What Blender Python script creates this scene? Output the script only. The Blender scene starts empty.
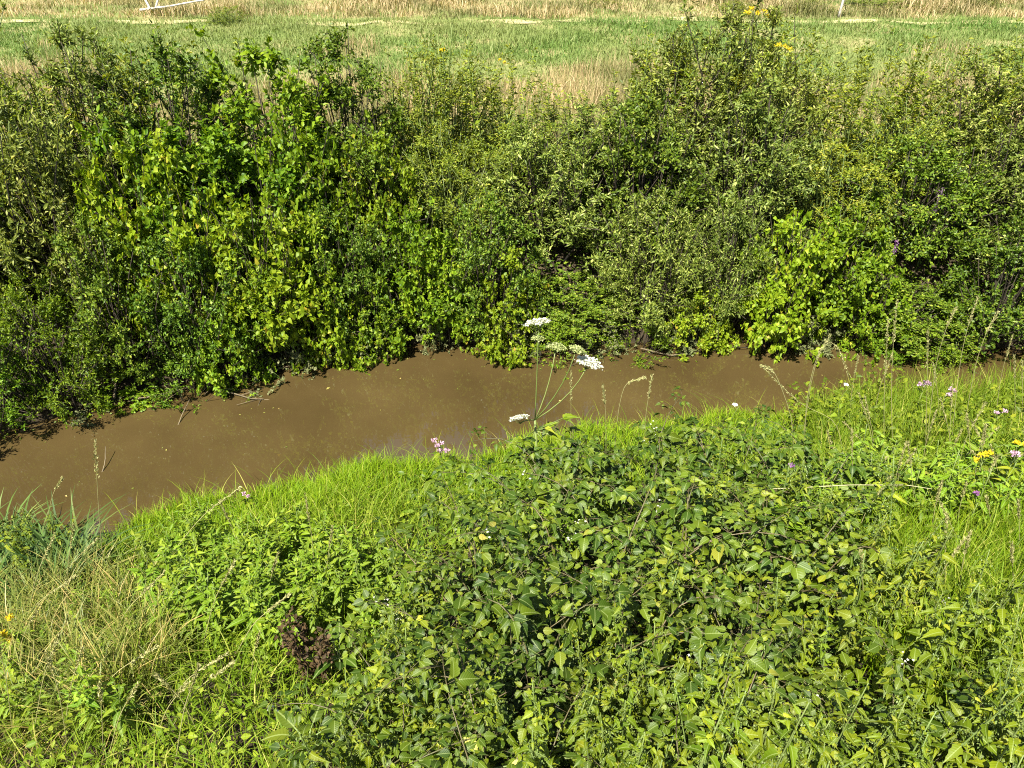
import bpy, math, random
import numpy as np
from mathutils import Vector

C = bpy.context.scene
COL = C.collection
R = math.radians
rng = np.random.default_rng(7)
random.seed(7)

# ---------------------------------------------------------------- camera, sky, sun, exposure
CAM_H, PITCH, F = 4.5, R(35.0), 773.0
cam_d = bpy.data.cameras.new('camera')
cam = bpy.data.objects.new('camera', cam_d); COL.objects.link(cam)
cam.location = (0, 0, CAM_H); cam.rotation_euler = (R(90) - PITCH, 0, 0)
cam_d.sensor_width = 36.0; cam_d.lens = 36.0 * F / 1024.0
cam_d.clip_start = 0.05; cam_d.clip_end = 2000
C.camera = cam

SUN_EL, SUN_AZ = R(57), math.atan2(-0.44, -0.72)
w = bpy.data.worlds.new('World'); C.world = w; w.use_nodes = True
nt = w.node_tree
sky = nt.nodes.new('ShaderNodeTexSky'); sky.sky_type = 'NISHITA'; sky.sun_disc = False
sky.sun_elevation = SUN_EL; sky.sun_rotation = SUN_AZ
bg = nt.nodes['Background']; bg.inputs['Strength'].default_value = 0.055
nt.links.new(sky.outputs[0], bg.inputs[0])
sd = bpy.data.lights.new('sun', 'SUN'); sd.energy = 5.0; sd.angle = R(0.5); sd.color = (1, 0.95, 0.86)
so = bpy.data.objects.new('sun', sd); COL.objects.link(so)
S = Vector((math.sin(SUN_AZ) * math.cos(SUN_EL), math.cos(SUN_AZ) * math.cos(SUN_EL), math.sin(SUN_EL)))
so.rotation_euler = (-S).to_track_quat('-Z', 'Y').to_euler(); so.location = (0, 0, 30)
C.view_settings.view_transform = 'Standard'; C.view_settings.look = 'None'
C.view_settings.exposure = 1.95; C.view_settings.gamma = 1
C.cycles.use_denoising = False; C.cycles.filter_width = 1.1
C.cycles.max_bounces = 5; C.cycles.transparent_max_bounces = 4

# ---------------------------------------------------------------- picture <-> place
cp, sp = math.cos(PITCH), math.sin(PITCH)
def P(px, py, Y):
    a = (py - 384) / F
    t = Y / (cp - a * sp)
    return np.array([(px - 512) / F * t, Y, CAM_H + (-sp - a * cp) * t])
def proj(p):
    x, y, z = p[..., 0], p[..., 1], p[..., 2] - CAM_H
    d = y * cp - z * sp
    return 512 + F * x / d, 384 + F * (-y * sp - z * cp) / d
def water_pt(px, py):
    a = (py - 384) / F; t = CAM_H / (sp + a * cp)
    return ((px - 512) / F * t, (cp - a * sp) * t)
_n = [water_pt(*q) for q in ((60, 545), (130, 532), (200, 512), (300, 488), (400, 474), (520, 452), (640, 432), (760, 420), (900, 413), (1000, 408))]
_f = [water_pt(*q) for q in ((0, 436), (60, 418), (125, 396), (230, 378), (330, 355), (440, 344), (520, 348), (640, 345), (740, 340), (870, 345), (960, 352))]
NX = np.array([-40, -12, -6] + [q[0] for q in _n] + [12, 40]); NY = np.array([-9, 1.0, 3.2] + [q[1] for q in _n] + [6.5, 6.5])
FX = np.array([-40, -12] + [q[0] for q in _f] + [12, 40]); FY = np.array([-6, 3.3] + [q[1] for q in _f] + [7.4, 7.6])
def Yn(x): return np.interp(x, NX, NY) + .05 * np.sin(4.1 * x) + .035 * np.sin(9.7 * x + 1) + .02 * np.sin(21 * x)
def Yf(x): return np.interp(x, FX, FY)
def sst(a, b, x):
    t = np.clip((x - a) / (b - a), 0, 1); return t * t * (3 - 2 * t)
def ground(x, y):
    x = np.asarray(x, float); y = np.asarray(y, float)
    dn = Yn(x) - y; df = y - Yf(x)
    zn = -0.45 + 0.57 * sst(-0.25, 0.18, dn) + 0.40 * np.clip(dn, 0, 4.3) + 0.1 * np.clip(dn - 4.3, 0, 6)
    zf = -0.45 + 0.62 * sst(-0.22, 0.2, df) + 1.05 * sst(0.0, 2.6, df)
    bump = 0.035 * np.sin(2.3 * x + 1.1 * y) * np.sin(1.7 * y - .6 * x) + 0.02 * np.sin(5.1 * x + .4) * np.sin(4.3 * y)
    mid = (dn < -0.1) & (df < -0.1)
    return np.where(dn > df, zn, zf) + np.where(mid, 0, bump)
def depth(Y, z): return Y * cp + (CAM_H - z) * sp
def X_at(px, Y, z): return (px - 512) / F * depth(Y, z)

# ---------------------------------------------------------------- mesh helpers
class MB:
    """collects vertices and faces in numpy, builds ONE mesh object"""
    def __init__(s): s.v = []; s.f = []; s.uv = []; s.n = 0
    def add(s, verts, faces, uv=None):
        verts = np.asarray(verts, float).reshape(-1, 3)
        s.v.append(verts)
        for f in faces if isinstance(faces, list) else [faces]:
            s.f.append(np.asarray(f, np.int64) + s.n)
        s.uv.append(np.zeros((len(verts), 2)) if uv is None else np.asarray(uv, float).reshape(-1, 2))
        s.n += len(verts)
    def mesh(s, name, smooth=False):
        v = np.concatenate(s.v); uv = np.concatenate(s.uv)
        li = np.concatenate([f.reshape(-1) for f in s.f])
        tot = np.concatenate([np.full(len(f), f.shape[1]) for f in s.f])
        st = np.concatenate([[0], np.cumsum(tot)[:-1]])
        me = bpy.data.meshes.new(name)
        me.vertices.add(len(v)); me.vertices.foreach_set('co', v.astype(np.float32).ravel())
        me.loops.add(len(li)); me.loops.foreach_set('vertex_index', li.astype(np.int32))
        me.polygons.add(len(tot)); me.polygons.foreach_set('loop_start', st.astype(np.int32))
        me.polygons.foreach_set('loop_total', tot.astype(np.int32))
        if smooth: me.polygons.foreach_set('use_smooth', np.ones(len(tot), bool))
        ul = me.uv_layers.new(name='UVMap'); ul.data.foreach_set('uv', uv[li].astype(np.float32).ravel())
        me.update(calc_edges=True)
        return me
    def build(s, name, mat, parent=None, smooth=False):
        me = s.mesh(name, smooth); me.materials.append(mat)
        o = bpy.data.objects.new(name, me); COL.objects.link(o)
        if parent is not None: o.parent = parent
        return o
def nrm(a): return a / np.maximum(np.linalg.norm(a, axis=-1, keepdims=True), 1e-9)
def rsph(n): return nrm(rng.normal(size=(n, 3)))

def leaf_tpl(half, fold=.25, droop=.25, teeth=0, lobes=False):
    """leaf outline of unit length along +Y; half = half widths at even steps from base to tip"""
    k = len(half); ys = np.linspace(0, 1, k + 2)[1:-1]
    v = [(0, 0, 0)]; u = [(.5, 0)]
    for i, (y, h) in enumerate(zip(ys, half)):
        if teeth and i % 2: hh, yy = h * (1 + teeth), y + .035
        else: hh, yy = h, y
        z = -droop * y * y
        v += [(-hh, yy - .02, z + fold * hh), (0, y, z), (hh, yy - .02, z + fold * hh)]
        u += [(.5 - hh, yy), (.5, y), (.5 + hh, yy)]
    v.append((0, 1, -droop)); u.append((.5, 1)); n = len(v) - 1
    tri = [(0, 2, 1), (0, 3, 2)]; quad = []
    for i in range(k - 1):
        a = 1 + 3 * i; b = a + 3
        quad += [(a, a + 1, b + 1, b), (a + 1, a + 2, b + 2, b + 1)]
    a = 1 + 3 * (k - 1); tri += [(a, a + 1, n), (a + 1, a + 2, n)]
    return np.array(v), [np.array(tri)] + ([np.array(quad)] if quad else []), np.array(u)
def tiny_tpl(hw, at=.45, fold=.3):
    v = np.array([(0, 0, 0), (-hw, at, fold * hw), (hw, at, fold * hw), (0, 1, -.15)])
    return v, [np.array([(0, 3, 1), (0, 2, 3)])], np.array([(.5, 0), (.5 - hw, at), (.5 + hw, at), (.5, 1)])
T_LANCE = tiny_tpl(.16); T_OVAL = tiny_tpl(.3); T_HEART = leaf_tpl([.42, .36, .2], .2, .25); T_BROAD = leaf_tpl([.3, .26], .3, .25)
T_BRAMBLE = leaf_tpl([.20, .27, .30, .29, .25, .19, .12, .05], .38, .42, teeth=.2)
T_NETTLE = leaf_tpl([.17, .20, .185, .16, .12, .075, .035], .45, .6, teeth=.26)
T_WILLOWH = leaf_tpl([.13, .17, .15, .09], .3, .4)
T_DOCK = leaf_tpl([.12, .16, .17, .15, .11, .06], .2, .5)

def leaves(mb, tpl, p, d, up, L, W=None):
    v, faces, uv = tpl; n = len(p)
    if n == 0: return
    L = np.broadcast_to(L, (n,)); W = L if W is None else np.broadcast_to(W, (n,))
    d = nrm(d); x = nrm(np.cross(d, up)); z = np.cross(x, d)
    vv = p[:, None] + x[:, None] * (v[None, :, 0:1] * W[:, None, None]) + d[:, None] * (v[None, :, 1:2] * L[:, None, None]) + z[:, None] * (v[None, :, 2:3] * (L * rng.uniform(.2, 1.9, n))[:, None, None])
    k = len(v); off = (np.arange(n) * k)[:, None, None]
    mb.add(vv, [(f[None] + off).reshape(-1, f.shape[1]) for f in faces], np.tile(uv, (n, 1)))

def tube(mb, pts, r0, r1, sides=4):
    pts = np.asarray(pts, float); n = len(pts)
    t = nrm(np.gradient(pts, axis=0)); ref = np.array([.31, .77, .2]) if abs(t[0, 2]) > .8 else np.array([0, 0, 1.])
    x = nrm(np.cross(t, ref)); y = np.cross(t, x)
    r = np.linspace(r0, r1, n)[:, None, None]
    a = np.arange(sides) * 2 * math.pi / sides
    v = pts[:, None] + r * (x[:, None] * np.cos(a)[None, :, None] + y[:, None] * np.sin(a)[None, :, None])
    i = np.arange(n - 1)[:, None] * sides; j = np.arange(sides)[None]; j2 = (j + 1) % sides
    f = np.stack([i + j, i + j2, i + sides + j2, i + sides + j], -1).reshape(-1, 4)
    caps = [f, np.arange(sides)[None, ::-1], (np.arange(sides) + (n - 1) * sides)[None]]
    mb.add(v, caps, np.stack([np.tile(np.arange(sides) / sides, n), np.repeat(np.linspace(0, 1, n), sides)], -1))

def blades(mb, p, H, az, bend, W, seg=3, up=None, fold=0.0):
    """grass blades: roots p, lengths H, lean azimuth, bend 0..1, widths W"""
    n = len(p)
    if n == 0: return
    s = np.linspace(0, 1, seg + 1)
    hz = np.stack([np.cos(az), np.sin(az), np.zeros(n)], -1)
    tw = az + rng.uniform(-1, 1, n) + math.pi / 2
    wd = np.stack([np.cos(tw), np.sin(tw), np.zeros(n)], -1)
    hor = (H * bend)[:, None] * (0.25 * s + 0.75 * s ** 2)[None]
    ver = H[:, None] * (s[None] - (bend * .62)[:, None] * (s ** 2.2)[None])
    c = p[:, None] + hz[:, None] * hor[..., None] + np.array([0, 0, 1.]) * ver[..., None]
    hw = (W[:, None] * .5) * (1 - s ** 1.6 * .95)[None]
    v = np.concatenate([(c - wd[:, None] * hw[..., None]), (c + wd[:, None] * hw[..., None])[:, :-1]], 1)   # seg+1 lefts, seg rights; tip shared
    k = 2 * seg + 1
    q = np.array([(i, seg + 1 + i, seg + 2 + i, i + 1) for i in range(seg - 1)]).reshape(-1, 4)
    t = np.array([(seg - 1, 2 * seg, seg)])
    off = (np.arange(n) * k)[:, None, None]
    fs = [(t[None] + off).reshape(-1, 3)]
    if len(q): fs.append((q[None] + off).reshape(-1, 4))
    uv = np.concatenate([np.stack([np.zeros(seg + 1), s], -1), np.stack([np.ones(seg), s[:-1]], -1)])
    mb.add(v, fs, np.tile(uv, (n, 1)))

# ---------------------------------------------------------------- objects
def tag(o, label=None, cat=None, group=None, kind=None):
    if label: o['label'] = label
    if cat: o['category'] = cat
    if group: o['group'] = group
    if kind: o['kind'] = kind
    return o
def thing(name, label, cat, loc=(0, 0, 0), rz=0, group=None):
    o = bpy.data.objects.new(name, None); COL.objects.link(o); o.empty_display_size = .1
    o.location = loc; o.rotation_euler = (0, 0, rz)
    return tag(o, label, cat, group)
_kids = {}
def part(name, me, mat, parent):
    o = bpy.data.objects.new(name, me); COL.objects.link(o); o.parent = parent
    if not me.materials: me.materials.append(mat)
    return o
def plant(name, parts, label, cat, loc, rz=0, sc=(1, 1, 1), group=None, tilt=(0, 0)):
    """a thing made of parts = [(part name, shared mesh, material)]"""
    t = thing(name, label, cat, loc, rz, group); t.scale = sc
    t.rotation_euler = (tilt[0], tilt[1], rz)
    for pn, me, m in parts: part(pn, me, m, t)
    return t

# ---------------------------------------------------------------- materials
def ramp(ntree, stops):
    n = ntree.nodes.new('ShaderNodeValToRGB'); e = n.color_ramp.elements
    while len(e) < len(stops): e.new(.5)
    for el, (p, c) in zip(e, stops): el.position = p; el.color = (*c, 1)
    return n
def mat_leaf(name, stops, trans=.35, rough=.45, spec=.35, vary=.12, patch=0, veins=False, patch_col=None):
    m = bpy.data.materials.new(name); m.use_nodes = True; t = m.node_tree; N = t.nodes; L = t.links
    b = N['Principled BSDF']; out = N['Material Output']
    geo = N.new('ShaderNodeNewGeometry'); oi = N.new('ShaderNodeObjectInfo')
    rp = ramp(t, stops); L.new(geo.outputs['Random Per Island'], rp.inputs[0])
    hsv = N.new('ShaderNodeHueSaturation'); L.new(rp.outputs[0], hsv.inputs['Color'])
    mr = N.new('ShaderNodeMapRange'); mr.inputs['To Min'].default_value = 1 - vary; mr.inputs['To Max'].default_value = 1 + vary
    L.new(oi.outputs['Random'], mr.inputs['Value']); L.new(mr.outputs[0], hsv.inputs['Value'])
    mh = N.new('ShaderNodeMapRange'); mh.inputs['To Min'].default_value = .5 - min(vary, .12) * .09; mh.inputs['To Max'].default_value = .5 + min(vary, .12) * .09
    mu = N.new('ShaderNodeMath'); mu.operation = 'MULTIPLY'; mu.inputs[1].default_value = 7.31; fr = N.new('ShaderNodeMath'); fr.operation = 'FRACT'
    L.new(oi.outputs['Random'], mu.inputs[0]); L.new(mu.outputs[0], fr.inputs[0]); L.new(fr.outputs[0], mh.inputs['Value']); L.new(mh.outputs[0], hsv.inputs['Hue'])
    col = hsv.outputs[0]
    if patch_col:
        no = N.new('ShaderNodeTexNoise'); no.inputs['Scale'].default_value = patch; no.inputs['Detail'].default_value = 3
        L.new(geo.outputs['Position'], no.inputs['Vector'])
        pr = ramp(t, [(.45, (0, 0, 0)), (.62, (1, 1, 1))]); L.new(no.outputs[0], pr.inputs[0])
        mx = N.new('ShaderNodeMix'); mx.data_type = 'RGBA'; L.new(pr.outputs[0], mx.inputs[0]); L.new(col, mx.inputs[6])
        mm = N.new('ShaderNodeMix'); mm.data_type = 'RGBA'; mm.inputs[0].default_value = .75; mm.inputs[7].default_value = (*patch_col, 1); L.new(col, mm.inputs[6])
        L.new(mm.outputs[2], mx.inputs[7]); col = mx.outputs[2]
    if veins:
        uv = N.new('ShaderNodeUVMap'); sx = N.new('ShaderNodeSeparateXYZ'); L.new(uv.outputs[0], sx.inputs[0])
        d = N.new('ShaderNodeMath'); d.operation = 'SUBTRACT'; d.inputs[1].default_value = .5; L.new(sx.outputs[0], d.inputs[0])
        ab = N.new('ShaderNodeMath'); ab.operation = 'ABSOLUTE'; L.new(d.outputs[0], ab.inputs[0])
        ml = N.new('ShaderNodeMath'); ml.operation = 'MULTIPLY_ADD'; ml.inputs[1].default_value = -.8; L.new(ab.outputs[0], ml.inputs[0]); L.new(sx.outputs[1], ml.inputs[2])
        sn = N.new('ShaderNodeMath'); sn.operation = 'MULTIPLY'; sn.inputs[1].default_value = 52; L.new(ml.outputs[0], sn.inputs[0])
        s2 = N.new('ShaderNodeMath'); s2.operation = 'SINE'; L.new(sn.outputs[0], s2.inputs[0])
        bu = N.new('ShaderNodeBump'); bu.inputs['Strength'].default_value = .12; bu.inputs['Distance'].default_value = .004
        L.new(s2.outputs[0], bu.inputs['Height']); L.new(bu.outputs[0], b.inputs['Normal'])
        lt = N.new('ShaderNodeMath'); lt.operation = 'LESS_THAN'; lt.inputs[1].default_value = .018; L.new(ab.outputs[0], lt.inputs[0])
        m3 = N.new('ShaderNodeMix'); m3.data_type = 'RGBA'; L.new(lt.outputs[0], m3.inputs[0]); L.new(col, m3.inputs[6])
        m4 = N.new('ShaderNodeMix'); m4.data_type = 'RGBA'; m4.inputs[0].default_value = .4; m4.inputs[7].default_value = (.3, .36, .12, 1); L.new(col, m4.inputs[6])
        L.new(m4.outputs[2], m3.inputs[7]); col = m3.outputs[2]
    L.new(col, b.inputs['Base Color']); b.inputs['Roughness'].default_value = rough; b.inputs['Specular IOR Level'].default_value = spec
    tr = N.new('ShaderNodeBsdfTranslucent')
    br = N.new('ShaderNodeMix'); br.data_type = 'RGBA'; br.blend_type = 'MULTIPLY'; br.inputs[0].default_value = 1; br.inputs[7].default_value = (1.15, 1.1, .45, 1)
    L.new(col, br.inputs[6]); L.new(br.outputs[2], tr.inputs[0])
    ms = N.new('ShaderNodeMixShader'); ms.inputs[0].default_value = trans
    L.new(b.outputs[0], ms.inputs[1]); L.new(tr.outputs[0], ms.inputs[2]); L.new(ms.outputs[0], out.inputs[0])
    return m
def mat_plain(name, stops, rough=.8, scale=6, spec=.3, bump=0):
    m = bpy.data.materials.new(name); m.use_nodes = True; t = m.node_tree; N = t.nodes; L = t.links
    b = N['Principled BSDF']; tc = N.new('ShaderNodeTexCoord'); no = N.new('ShaderNodeTexNoise')
    no.inputs['Scale'].default_value = scale; no.inputs['Detail'].default_value = 6; L.new(tc.outputs['Object'], no.inputs['Vector'])
    rp = ramp(t, stops); L.new(no.outputs[0], rp.inputs[0]); L.new(rp.outputs[0], b.inputs['Base Color'])
    b.inputs['Roughness'].default_value = rough; b.inputs['Specular IOR Level'].default_value = spec
    if bump:
        bu = N.new('ShaderNodeBump'); bu.inputs['Strength'].default_value = bump; bu.inputs['Distance'].default_value = .03
        L.new(no.outputs[0], bu.inputs['Height']); L.new(bu.outputs[0], b.inputs['Normal'])
    return m

M = {}
M['willow'] = mat_leaf('willow_leaf', [(0, (0.058, 0.087, 0.0101)), (.45, (0.114, 0.156, 0.0193)), (.85, (0.182, 0.219, 0.0344)), (1, (0.328, 0.346, 0.0911))], .3, .48, 0.22)
M['dark'] = mat_leaf('dark_leaf', [(0, (0.036, 0.072, 0.0043)), (.5, (0.072, 0.124, 0.0074)), (.9, (0.122, 0.177, 0.0136)), (1, (0.236, 0.274, 0.0370))], .3, .46, 0.22)
M['bright'] = mat_leaf('bright_leaf', [(0, (0.052, 0.110, 0.0035)), (.5, (0.100, 0.176, 0.0052)), (1, (0.169, 0.247, 0.0114))], .4, .5, 0.22)
M['vine'] = mat_leaf('vine_leaf', [(0, (0.098, 0.173, 0.0052)), (.5, (0.155, 0.238, 0.0078)), (.97, (0.230, 0.294, 0.0173)), (1, (0.328, 0.264, 0.0259))], .45, .5, 0.22)
M['olive'] = mat_leaf('olive_leaf', [(0, (0.079, 0.112, 0.0062)), (.5, (0.137, 0.177, 0.0103)), (.9, (0.211, 0.239, 0.0195)), (1, (0.359, 0.315, 0.0513))], .33, .5, 0.22)
M['dusty'] = mat_leaf('dusty_leaf', [(0, (0.068, 0.079, 0.0245)), (.5, (0.103, 0.116, 0.0420)), (1, (0.158, 0.172, 0.0770))], .2, .7, .2)
M['mint'] = mat_leaf('mint_leaf', [(0, (0.077, 0.142, 0.0056)), (.5, (0.123, 0.195, 0.0075)), (1, (0.206, 0.263, 0.0164))], .4, .5, 0.15, veins=True, vary=.24)
M['bramble'] = mat_leaf('bramble_leaf', [(0, (0.024, 0.050, 0.0034)), (.5, (0.048, 0.083, 0.0048)), (.85, (0.085, 0.123, 0.0067)), (.99, (0.132, 0.164, 0.0097)), (1, (0.217, 0.197, 0.0324))], .32, .48, 0.22, veins=True, vary=.24)
M['nettle'] = mat_leaf('nettle_leaf', [(0, (0.053, 0.084, 0.0029)), (.5, (0.099, 0.139, 0.0048)), (.9, (0.157, 0.191, 0.0080)), (.985, (0.207, 0.222, 0.0121))], .36, .5, 0.15, veins=True, vary=.24)
M['lawn'] = mat_leaf('short_grass', [(0, (0.080, 0.158, 0.0035)), (.5, (0.142, 0.239, 0.0050)), (.93, (0.213, 0.288, 0.0109)), (1, (0.342, 0.333, 0.0693))], .42, .55, 0.15, vary=0)
M['tallgrass'] = mat_leaf('tall_grass', [(0, (0.067, 0.122, 0.0050)), (.5, (0.120, 0.189, 0.0079)), (.88, (0.187, 0.239, 0.0173)), (1, (0.354, 0.333, 0.0792))], .4, .55, 0.15, vary=0)
M['sedge'] = mat_leaf('sedge_grass', [(0, (0.073, 0.102, 0.0121)), (.5, (0.135, 0.161, 0.0237)), (.8, (0.219, 0.209, 0.0473)), (1, (0.458, 0.330, 0.1148))], .3, .5, .3, vary=0)
M['reed'] = mat_leaf('reed_leaf', [(0, (0.036, 0.076, 0.0134)), (.6, (0.068, 0.119, 0.0216)), (1, (0.136, 0.176, 0.0384))], .3, .6, .2, vary=.24)
M['meadow'] = mat_leaf('meadow_grass', [(0, (0.055, 0.114, 0.0166)), (.5, (0.088, 0.156, 0.0242)), (.85, (0.132, 0.188, 0.0416)), (1, (0.265, 0.293, 0.1134))], .3, .6, .2, vary=0, patch=.35, patch_col=(0.191, 0.219, 0.0680))
M['straw'] = mat_leaf('straw_grass', [(0, (0.158, 0.139, 0.0481)), (.4, (0.298, 0.231, 0.1011)), (1, (0.511, 0.383, 0.2215))], .3, .6, .2, vary=0, patch=.8, patch_col=(0.080, 0.105, 0.0242))
M['stem'] = mat_leaf('green_stem', [(0, (.08, .12, .025)), (1, (.14, .18, .05))], .1, .5, .3)
M['redstem'] = mat_leaf('bramble_cane', [(0, (0.055, 0.056, 0.0200)), (1, (0.094, 0.074, 0.0350))], .0, .5, .3)
M['twig'] = mat_plain('brown_twig', [(.3, (.016, .013, .008)), (.7, (.042, .032, .019))], .8, 14)
M['deadwood'] = mat_plain('bleached_wood', [(.3, (.22, .20, .16)), (.7, (.42, .39, .34))], .7, 8)
M['stick'] = mat_plain('dead_stick', [(.3, (.05, .038, .02)), (.7, (.14, .11, .06))], .8, 9)
M['drystem'] = mat_plain('dry_stem', [(.3, (.20, .19, .09)), (.7, (.34, .32, .17))], .7, 9)
M['white'] = mat_leaf('white_petal', [(0, (0.446, 0.452, 0.3550)), (1, (0.548, 0.556, 0.4896))], .3, .6, .2, vary=0)
M['greenbud'] = mat_leaf('green_bud', [(0, (.14, .19, .04)), (1, (.28, .30, .10))], .3, .6, .2, vary=0)
M['umbelbud'] = mat_leaf('umbel_bud', [(0, (0.180, 0.224, 0.0630)), (1, (0.345, 0.368, 0.1540))], .3, .6, .2, vary=0)
M['seed'] = mat_leaf('grass_seed', [(0, (0.184, 0.198, 0.0576)), (1, (0.410, 0.374, 0.1728))], .3, .6, .2, vary=0)
M['pink'] = mat_leaf('pink_petal', [(0, (0.315, 0.170, 0.2574)), (1, (0.540, 0.391, 0.4680))], .3, .6, .2, vary=.1)
M['purple'] = mat_leaf('purple_petal', [(0, (0.132, 0.048, 0.1560)), (1, (0.276, 0.132, 0.2760))], .3, .6, .2, vary=.1)
M['yellow'] = mat_leaf('yellow_petal', [(0, (.48, .33, .008)), (1, (.60, .48, .015))], .25, .6, .2, vary=0)
M['deadherb'] = mat_leaf('dead_herb', [(0, (0.029, 0.018, 0.0072)), (1, (0.081, 0.050, 0.0216))], .2, .7, .2)
M['yellowleaf'] = mat_leaf('yellow_leaf', [(0, (.55, .47, .06)), (1, (.66, .58, .14))], .3, .5, .3, veins=True)

def mat_ground():
    m = bpy.data.materials.new('earth'); m.use_nodes = True; t = m.node_tree; N = t.nodes; L = t.links
    b = N['Principled BSDF']; geo = N.new('ShaderNodeNewGeometry')
    def noise(sc, det=6):
        n = N.new('ShaderNodeTexNoise'); n.inputs['Scale'].default_value = sc; n.inputs['Detail'].default_value = det; L.new(geo.outputs['Position'], n.inputs['Vector']); return n
    n1 = noise(9); soil = ramp(t, [(.3, (.018, .014, .008)), (.7, (.045, .034, .018))]); L.new(n1.outputs[0], soil.inputs[0])
    n2 = noise(1.3, 8); mead = ramp(t, [(.35, (.07, .10, .02)), (.5, (.11, .13, .035)), (.62, (.20, .18, .075))]); L.new(n2.outputs[0], mead.inputs[0])
    sx = N.new('ShaderNodeSeparateXYZ'); L.new(geo.outputs['Position'], sx.inputs[0])
    mr = N.new('ShaderNodeMapRange'); mr.inputs['From Min'].default_value = 10.0; mr.inputs['From Max'].default_value = 10.8; L.new(sx.outputs[1], mr.inputs[0])
    mx = N.new('ShaderNodeMix'); mx.data_type = 'RGBA'; L.new(mr.outputs[0], mx.inputs[0]); L.new(soil.outputs[0], mx.inputs[6]); L.new(mead.outputs[0], mx.inputs[7])
    L.new(mx.outputs[2], b.inputs['Base Color']); b.inputs['Roughness'].default_value = .9; b.inputs['Specular IOR Level'].default_value = .15
    bu = N.new('ShaderNodeBump'); bu.inputs['Strength'].default_value = .7; bu.inputs['Distance'].default_value = .03
    L.new(n1.outputs[0], bu.inputs['Height']); L.new(bu.outputs[0], b.inputs['Normal'])
    return m
def mat_water():
    m = bpy.data.materials.new('muddy_water'); m.use_nodes = True; t = m.node_tree; N = t.nodes; L = t.links
    b = N['Principled BSDF']; geo = N.new('ShaderNodeNewGeometry')
    n = N.new('ShaderNodeTexNoise'); n.inputs['Scale'].default_value = .9; n.inputs['Detail'].default_value = 5; L.new(geo.outputs['Position'], n.inputs['Vector'])
    rp = ramp(t, [(.3, (.035, .0236, .0084)), (.72, (.057, .0395, .0142))]); L.new(n.outputs[0], rp.inputs[0]); L.new(rp.outputs[0], b.inputs['Base Color'])
    b.inputs['Specular IOR Level'].default_value = 1.0; b.inputs['Coat Weight'].default_value = .55; b.inputs['Coat IOR'].default_value = 1.5; b.inputs['Coat Roughness'].default_value = .0; b.inputs['Roughness'].default_value = .0; b.inputs['IOR'].default_value = 1.33
    mp = N.new('ShaderNodeMapping'); mp.inputs['Scale'].default_value = (1, 2.2, 1); mp.inputs['Rotation'].default_value = (0, 0, R(-18)); L.new(geo.outputs['Position'], mp.inputs[0])
    n2 = N.new('ShaderNodeTexNoise'); n2.inputs['Scale'].default_value = 5; n2.inputs['Detail'].default_value = 3; L.new(mp.outputs[0], n2.inputs['Vector'])
    bu = N.new('ShaderNodeBump'); bu.inputs['Strength'].default_value = .05; bu.inputs['Distance'].default_value = .012
    L.new(n2.outputs[0], bu.inputs['Height']); L.new(bu.outputs[0], b.inputs['Normal']); L.new(bu.outputs[0], b.inputs['Coat Normal'])
    return m

# ---------------------------------------------------------------- the setting
def grid(xs, ys, zf):
    X, Y = np.meshgrid(xs, ys); Z = zf(X, Y); nx = len(xs); ny = len(ys)
    v = np.stack([X, Y, Z], -1).reshape(-1, 3)
    i = np.arange(ny - 1)[:, None] * nx; j = np.arange(nx - 1)[None]
    f = np.stack([i + j, i + j + 1, i + nx + j + 1, i + nx + j], -1).reshape(-1, 4)
    mb = MB(); mb.add(v, f); return mb
xs = np.concatenate([np.linspace(-150, -13, 24)[:-1], np.linspace(-13, 13, 261), np.linspace(13, 150, 24)[1:]])
ys = np.concatenate([np.linspace(-60, -2, 12)[:-1], np.linspace(-2, 12, 161), np.linspace(12, 30, 61)[1:], np.linspace(30, 400, 30)[1:]])
tag(grid(xs, ys, ground).build('ground', mat_ground(), smooth=True), 'earth of the stream banks and the meadow behind', 'ground', kind='structure')
wm = MB(); wx = np.linspace(-40, 40, 161)
wv = np.concatenate([np.stack([wx, Yn(wx) - .3, 0 * wx], -1), np.stack([wx, Yf(wx) + .2, 0 * wx], -1)])
k = len(wx); wm.add(wv, np.stack([np.arange(k - 1), np.arange(1, k), np.arange(1, k) + k, np.arange(k - 1) + k], -1))
tag(wm.build('water', mat_water()), 'still brown muddy water of the narrow stream', 'water', kind='structure')
px_ = np.linspace(-40, 40, 161); py_ = 18.75 + .15 * np.sin(px_ * .5) + .05 * px_ * .2
pm = MB(); v = []
for off in (-.16, 0, .16):
    yy = py_ + off + .07 * np.sin(px_ * 3.1 + off * 19) + .05 * np.sin(px_ * 7.7 - off * 31); v.append(np.stack([px_, yy, ground(px_, yy) + .012], -1))
k = len(px_); a = np.arange(k - 1)
pm.add(np.concatenate(v), [np.stack([a + r * k, a + 1 + r * k, a + 1 + (r + 1) * k, a + (r + 1) * k], -1) for r in (0, 1)])
tag(pm.build('path', mat_plain('dry_track', [(.35, (.24, .21, .09)), (.65, (.36, .31, .15))], .9, 3)), 'pale dry trodden track across the meadow', 'path', kind='structure')

mb = MB(); n = 90; fx = rng.uniform(-4.6, 4.6, n); u = rng.beta(1, 2.4, n); fy = Yf(fx) - .05 - u * (Yf(fx) - Yn(fx) - .3)
da = rng.uniform(0, 6.28, n); leaves(mb, T_OVAL, np.stack([fx, fy, np.full(n, .004)], -1), np.stack([np.cos(da), np.sin(da), 0 * da], -1), np.tile([0, 0, 1.], (n, 1)), rng.choice([.015, .025, .045], n, p=[.5, .35, .15]))
tag(mb.build('floating_leaves', M['sedge']), 'scattered bits of leaf floating on the brown water', 'leaves', kind='stuff')
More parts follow.
